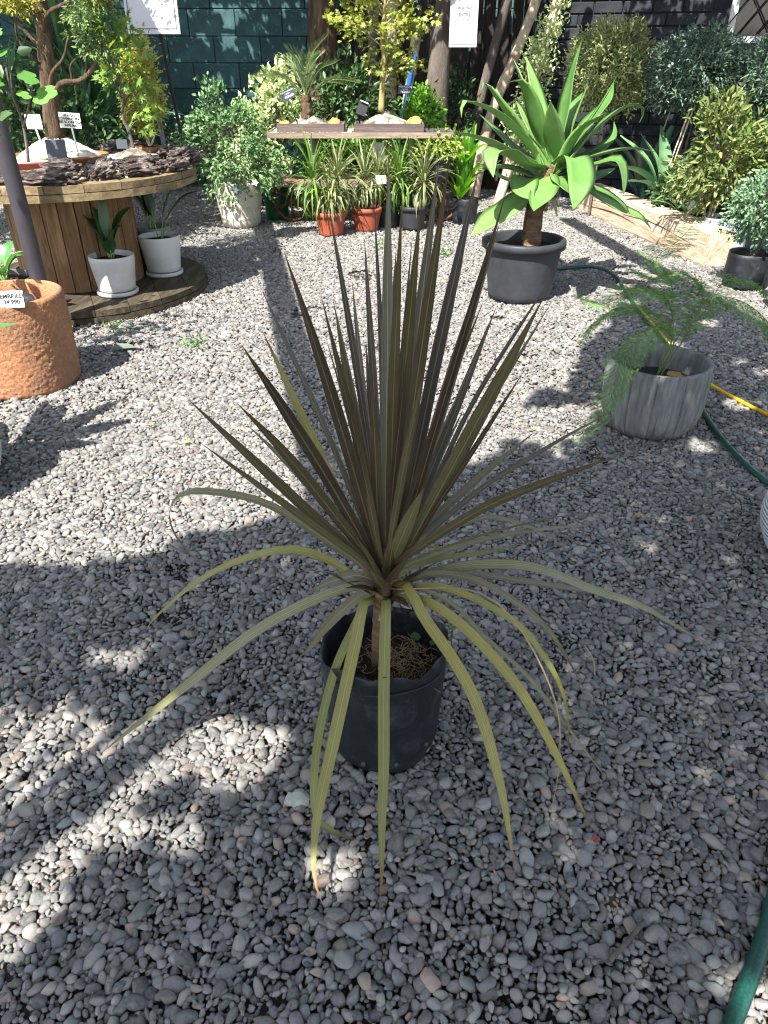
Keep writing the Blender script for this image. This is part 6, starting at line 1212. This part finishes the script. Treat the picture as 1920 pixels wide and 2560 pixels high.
bush('green_shrub', 'loose mid green shrub behind the canna by the brick wall', 'shrub', (3.5, 7.4, 0), [(3.4, 7.4, .4), (3.6, 7.4, .5)], [((3.45, 7.35, .6), (.35, .3, .35), 1)], 20, .07, M_MIDG, ntips=90)
M_PITT = leafmat('pittosporum_leaf', srgb(66, 86, 42), srgb(136, 148, 84), trans=.3, rough=.35, spec=.5); M_PITTD = leafmat('grey_leaf', srgb(78, 112, 84), srgb(140, 168, 130), trans=.25, rough=.5)
bush('pittosporum_shrub', 'olive green glossy shrub with bare stems in a grey sack', 'shrub', (2.92, 6.85, .2), [(2.86, 6.8, .5), (2.90, 6.8, .75), (3.0, 6.8, .6), (2.7, 6.8, .6)], [((2.72, 6.72, .62), (.24, .22, .2), .25), ((2.95, 6.72, .92), (.28, .22, .2), .3), ((2.78, 6.7, 1.12), (.16, .14, .16), .2), ((3.1, 6.7, .68), (.22, .2, .22), .25)], 15, .075, M_PITT, M_PALETWIG, surf=.3, ntips=150, asp=.34, spread=.045, stem_r=.014, loc=(2.92, 6.85, 0))
t = thing('grey_sack', 'crumpled grey plastic planting sack behind the timber end', 'sack', (3.02, 6.72, 0)); pot(t, (3.03, 6.72, 0), .19, .21, .32, M_GREYBAG, .006, soil=M_EARTH, soilz=.9, wob=.07, wobf=5, name='sack')
bush('pittosporum_shrub', 'second glossy olive shrub at the right edge by the brick wall', 'shrub', (3.5, 6.7, 0), [(3.5, 6.7, .5), (3.45, 6.65, .8)], [((3.35, 6.6, .95), (.26, .2, .22), .4), ((3.55, 6.6, .65), (.3, .25, .3), .6)], 15, .075, M_PITT, M_PALETWIG, ntips=130, asp=.34, spread=.045, stem_r=.014)
t = grow_bag('leafy_bag_plant', 'small grey green shrub in a dark folded nursery bag', (2.80, 5.62), .17, .26, M_BAG); bush('', '', '', (2.80, 5.62, .2), [(2.78, 5.6, .4), (2.84, 5.6, .5)], [((2.78, 5.58, .58), (.24, .2, .22), 1)], 26, .036, M_PITTD, root=t, ntips=110, spread=.03)
M_PHIL = leafmat('philodendron_leaf', srgb(64, 126, 58), srgb(104, 164, 80), trans=.3, rough=.35)
t = thing('big_leaf_plant', 'large heart-leaved plant in the black pot at the right edge', 'plant', (2.98, 5.30, 0))
pot(t, (2.93, 5.1, 0), .17, .14, .34, M_POTBLK, .01, lip=.016, liph=.05, soil=M_EARTH)
HEART = [(math.radians(a), r) for a, r in ((0, .85), (20, .66), (45, .56), (75, .5), (110, .46), (145, .5), (168, .36), (180, .12), (192, .36), (215, .5), (250, .46), (285, .5), (315, .56), (340, .66))]
for (x, y, z, sz, d_) in ((2.86, 5.25, .76, .26, (-.9, -.2, -.15)), (2.82, 5.1, .52, .2, (-1, -.3, -.1)), (2.76, 5.02, .34, .2, (-.6, -.5, -.8)), (3.05, 5.2, .8, .26, (.8, -.2, 0)), (3.0, 4.98, .6, .22, (.4, -.7, -.2))):
    mb = MB(); mb.lobed(np.array([[x, y, z]]), np.array([d_], float), np.array([[-.25, -.6, .8]]), [sz * .8], HEART, cup=.25); mb.tube(cr([(2.93, 5.1, .28), ((x + 2.93) / 2 + .02, (y + 5.1) / 2, z * .7 + .1), (x, y, z)], 8), [.007, .004], 6); mb.build('leaf', M_PHIL, t)

# ------------------------------------------------------------------ pots at the frame edges, hoses, litter
k = NT('ribbed_white'); v_ = k.coord('Object'); wv = k.n('TexWave'); wv.inputs['Scale'].default_value = 22; wv.bands_direction = 'Z'; wv.inputs['Distortion'].default_value = 1.0; k.l(v_, wv.inputs[0]); k.l(k.ramp(k.noise(v_, 5, 4), [(.3, srgb(186, 190, 192)), (.7, srgb(212, 214, 214))]), k.p.inputs['Base Color']); k.p.inputs['Roughness'].default_value = .6; k.bump(wv.outputs['Fac'], .8, .02); M_RIB = k.m
t = thing('white_ribbed_pot', 'white ribbed round pot at the right edge of the gravel', 'pot', (1.505, 1.98, 0)); pot(t, (1.505, 1.98, 0), .20, .14, .36, M_RIB, .014, bulge=.055, soil=M_EARTH)
t = thing('grey_ribbed_pot', 'grey ribbed pot with broad dark leaves at the left edge', 'pot', (-1.775, 2.50, 0)); pot(t, (-1.775, 2.50, 0), .22, .17, .36, M_RIB, .014, bulge=.04, soil=M_EARTH)
for (a, L, el) in ((.6, .62, .9), (1.6, .6, 1.0), (2.4, .6, .8), (0, .5, 1.2), (3.4, .5, .9), (4.6, .5, 1.0), (1.1, .72, 1.15), (2.0, .7, 1.2), (2.9, .6, 1.1)):
    d_ = np.array([math.cos(a), math.sin(a), 0]); b0 = np.array([-1.85, 2.5, .32]); p1 = b0 + (d_ * math.cos(el) + np.array([0, 0, math.sin(el)])) * L * .55; p2 = p1 + (d_ * math.cos(el - .8) + np.array([0, 0, math.sin(el - .8)])) * L * .45
    mb = MB(); mb.strip([b0, p1, p2], .12, sprof, fold=.25, v=R.random(), n=14); mb.build('leaf', M_GLOSS, t)
k = NT('green_hose'); k.l(k.ramp(k.noise(k.coord('Object'), 160, 2), [(.35, srgb(10, 52, 44)), (.65, srgb(20, 72, 60))]), k.p.inputs['Base Color']); k.p.inputs['Roughness'].default_value = .4; M_HOSE = k.m; M_HOSEY = plain('yellow_hose', srgb(206, 158, 30), .4, var=.1)
def hose(pts, r, label, mat, stripe=None):
    P = cr([(p[0], p[1], p[2] if len(p) > 2 else r + .006) for p in pts], 60); o = MB().tube(P, r, 12).build('garden_hose', mat); tag(o, label, 'hose')
    if stripe: s_ = MB().tube(P + np.array([.35 * r, -.3 * r, .85 * r * .62]), r * .55, 6).build('stripe', stripe, None); s_.parent = o
hose([(1.22, 5.75), (1.38, 6.05), (1.52, 6.12), (1.76, 6.18), (1.86, 5.94), (1.82, 5.42), (1.76, 4.8), (1.74, 4.3), (1.70, 3.83), (1.58, 3.2), (1.56, 2.8), (1.60, 2.5), (1.75, 2.2)], .0125, 'green hose looping past the agave pot to the cement pot', M_HOSE)
hose([(1.80, 5.06), (1.77, 4.45), (1.74, 3.9), (1.76, 3.63), (1.83, 3.39), (1.90, 3.22), (2.2, 2.8)], .0105, 'yellow striped hose running behind the cement pot', M_HOSEY, M_HOSE)
hose([(.50, .38), (.58, .52), (.64, .60), (.70, .67), (.775, .765), (.85, .87), (1.0, 1.1)], .0165, 'thick green hose crossing the bottom right gravel', M_HOSE)
M_DRY = leafmat('fallen_leaf', srgb(134, 100, 64), srgb(182, 152, 100), trans=.15, rough=.7)
for (x, y) in ((.78, 3.95), (1.0, 4.35), (.95, 3.5), (.62, 4.7), (.70, 4.65), (1.10, 4.2), (-.62, 3.3), (-1.1, 3.1), (-.9, 2.9), (1.0, 2.3), (.93, 2.7), (-.85, 5.0), (-.2, 5.2), (.72, 3.05), (1.62, 3.4), (.15, 4.2), (.4, 6.2), (-.35, 3.05)):
    mb = MB(); a = R.uniform(0, 6.28); mb.lobed(np.array([[0, 0, 0]]), np.array([[math.cos(a), math.sin(a), .15]]), np.array([[R.uniform(-.3, .3), R.uniform(-.4, .2), 1]]), [R.uniform(.028, .05)], STAR, cup=R.uniform(-.5, .4)); o = mb.build('fallen_leaf', M_DRY); o.location = (x, y, .022); tag(o, 'dry yellow brown maple leaf fallen on the gravel', 'leaf', 'fallen leaves on the gravel')
mb = MB(); n_ = 420; yy = NR.uniform(.5, 6.5, n_); xx = NR.uniform(-1, 1, n_) * (.455 * yy + .5); mb.leaves(np.stack([xx, yy, NR.uniform(.012, .022, n_)], 1), NR.normal(0, 1, (n_, 3)) * np.array([1, 1, .15]), np.array([0, 0, 1.0]) + NR.normal(0, .4, (n_, 3)), NR.uniform(.006, .02, n_), .35)
o = mb.build('plant_litter', leafmat('litter', srgb(70, 54, 40), srgb(150, 126, 92), trans=0, bump=0)); tag(o, 'small dry leaf and bark crumbs scattered over the gravel', 'litter', kind='stuff')
mb = MB(); mb.leaves(np.array([[0, 0, 0]]), np.array([[1, .3, .05]]), np.array([[0, -.2, 1.0]]), [.17], .42); o = mb.build('fallen_leaf', leafmat('dull_leaf', srgb(96, 106, 92), srgb(96, 106, 92), trans=0)); o.location = (-1.66, 4.15, .02); tag(o, 'broad dull grey green leaf lying in the terracotta pot shadow', 'leaf')
mb = MB(); mb.lobed(np.array([[0, 0, 0]]), np.array([[1, .2, .1]]), np.array([[.1, -.3, 1.0]]), [.016], SC5, cup=-.6); o = mb.build('fallen_leaf', plain('red_leaf', srgb(120, 58, 52), .7)); o.location = (.47, .955, .018); tag(o, 'tiny red curled leaf on the gravel near the thick hose', 'leaf')
for pts, r, lb in (([(.44, .70, .02), (.485, .735, .022), (.53, .775, .02)], .005, 'short grey stick lying on the front gravel'), ([(.60, 1.46, .02), (.61, 1.52, .022), (.60, 1.58, .02)], .0022, 'thin pale straw on the gravel right of the spiky plant')):
    o = MB().tube(cr(pts, 8), r, 7, rough=.1).build('twig', M_TWIG if r > .004 else M_STRAW); tag(o, lb, 'twig')
o = rough_rock('pale_stone', stone_like('pale_stone', [srgb(130, 134, 124), srgb(176, 180, 168)], 20, .9, .6, 60), (.03, .022, .022), None, (-.205, 1.06, .016), seed=5, sub=3, amp=.3); tag(o, 'large pale greenish stone in front of the black nursery bag', 'stone')
for (x, y, lb) in ((-.05, 6.9, 'tuft of green weeds in the gravel before the terracotta dracaena'), (.55, 6.6, 'tuft of green weeds in the gravel left of the agave pot'), (-1.72, 4.55, 'little green seedling at the front edge of the spool foot'), (-1.15, 4.2, 'tuft of green weeds right of the terracotta pot shadow')):
    t = thing('weed_tuft', lb, 'weed', (x, y, 0)); mb = MB(); P = np.array([x, y, .03]) + NR.normal(0, 1, (26, 3)) * np.array([.05, .05, .012]); mb.leaves(P, NR.normal(0, 1, P.shape) + np.array([0, 0, .8]), NR.normal(0, 1, P.shape) + np.array([0, 0, 1.0]), .035, .4); mb.build('foliage', M_WEED, t)
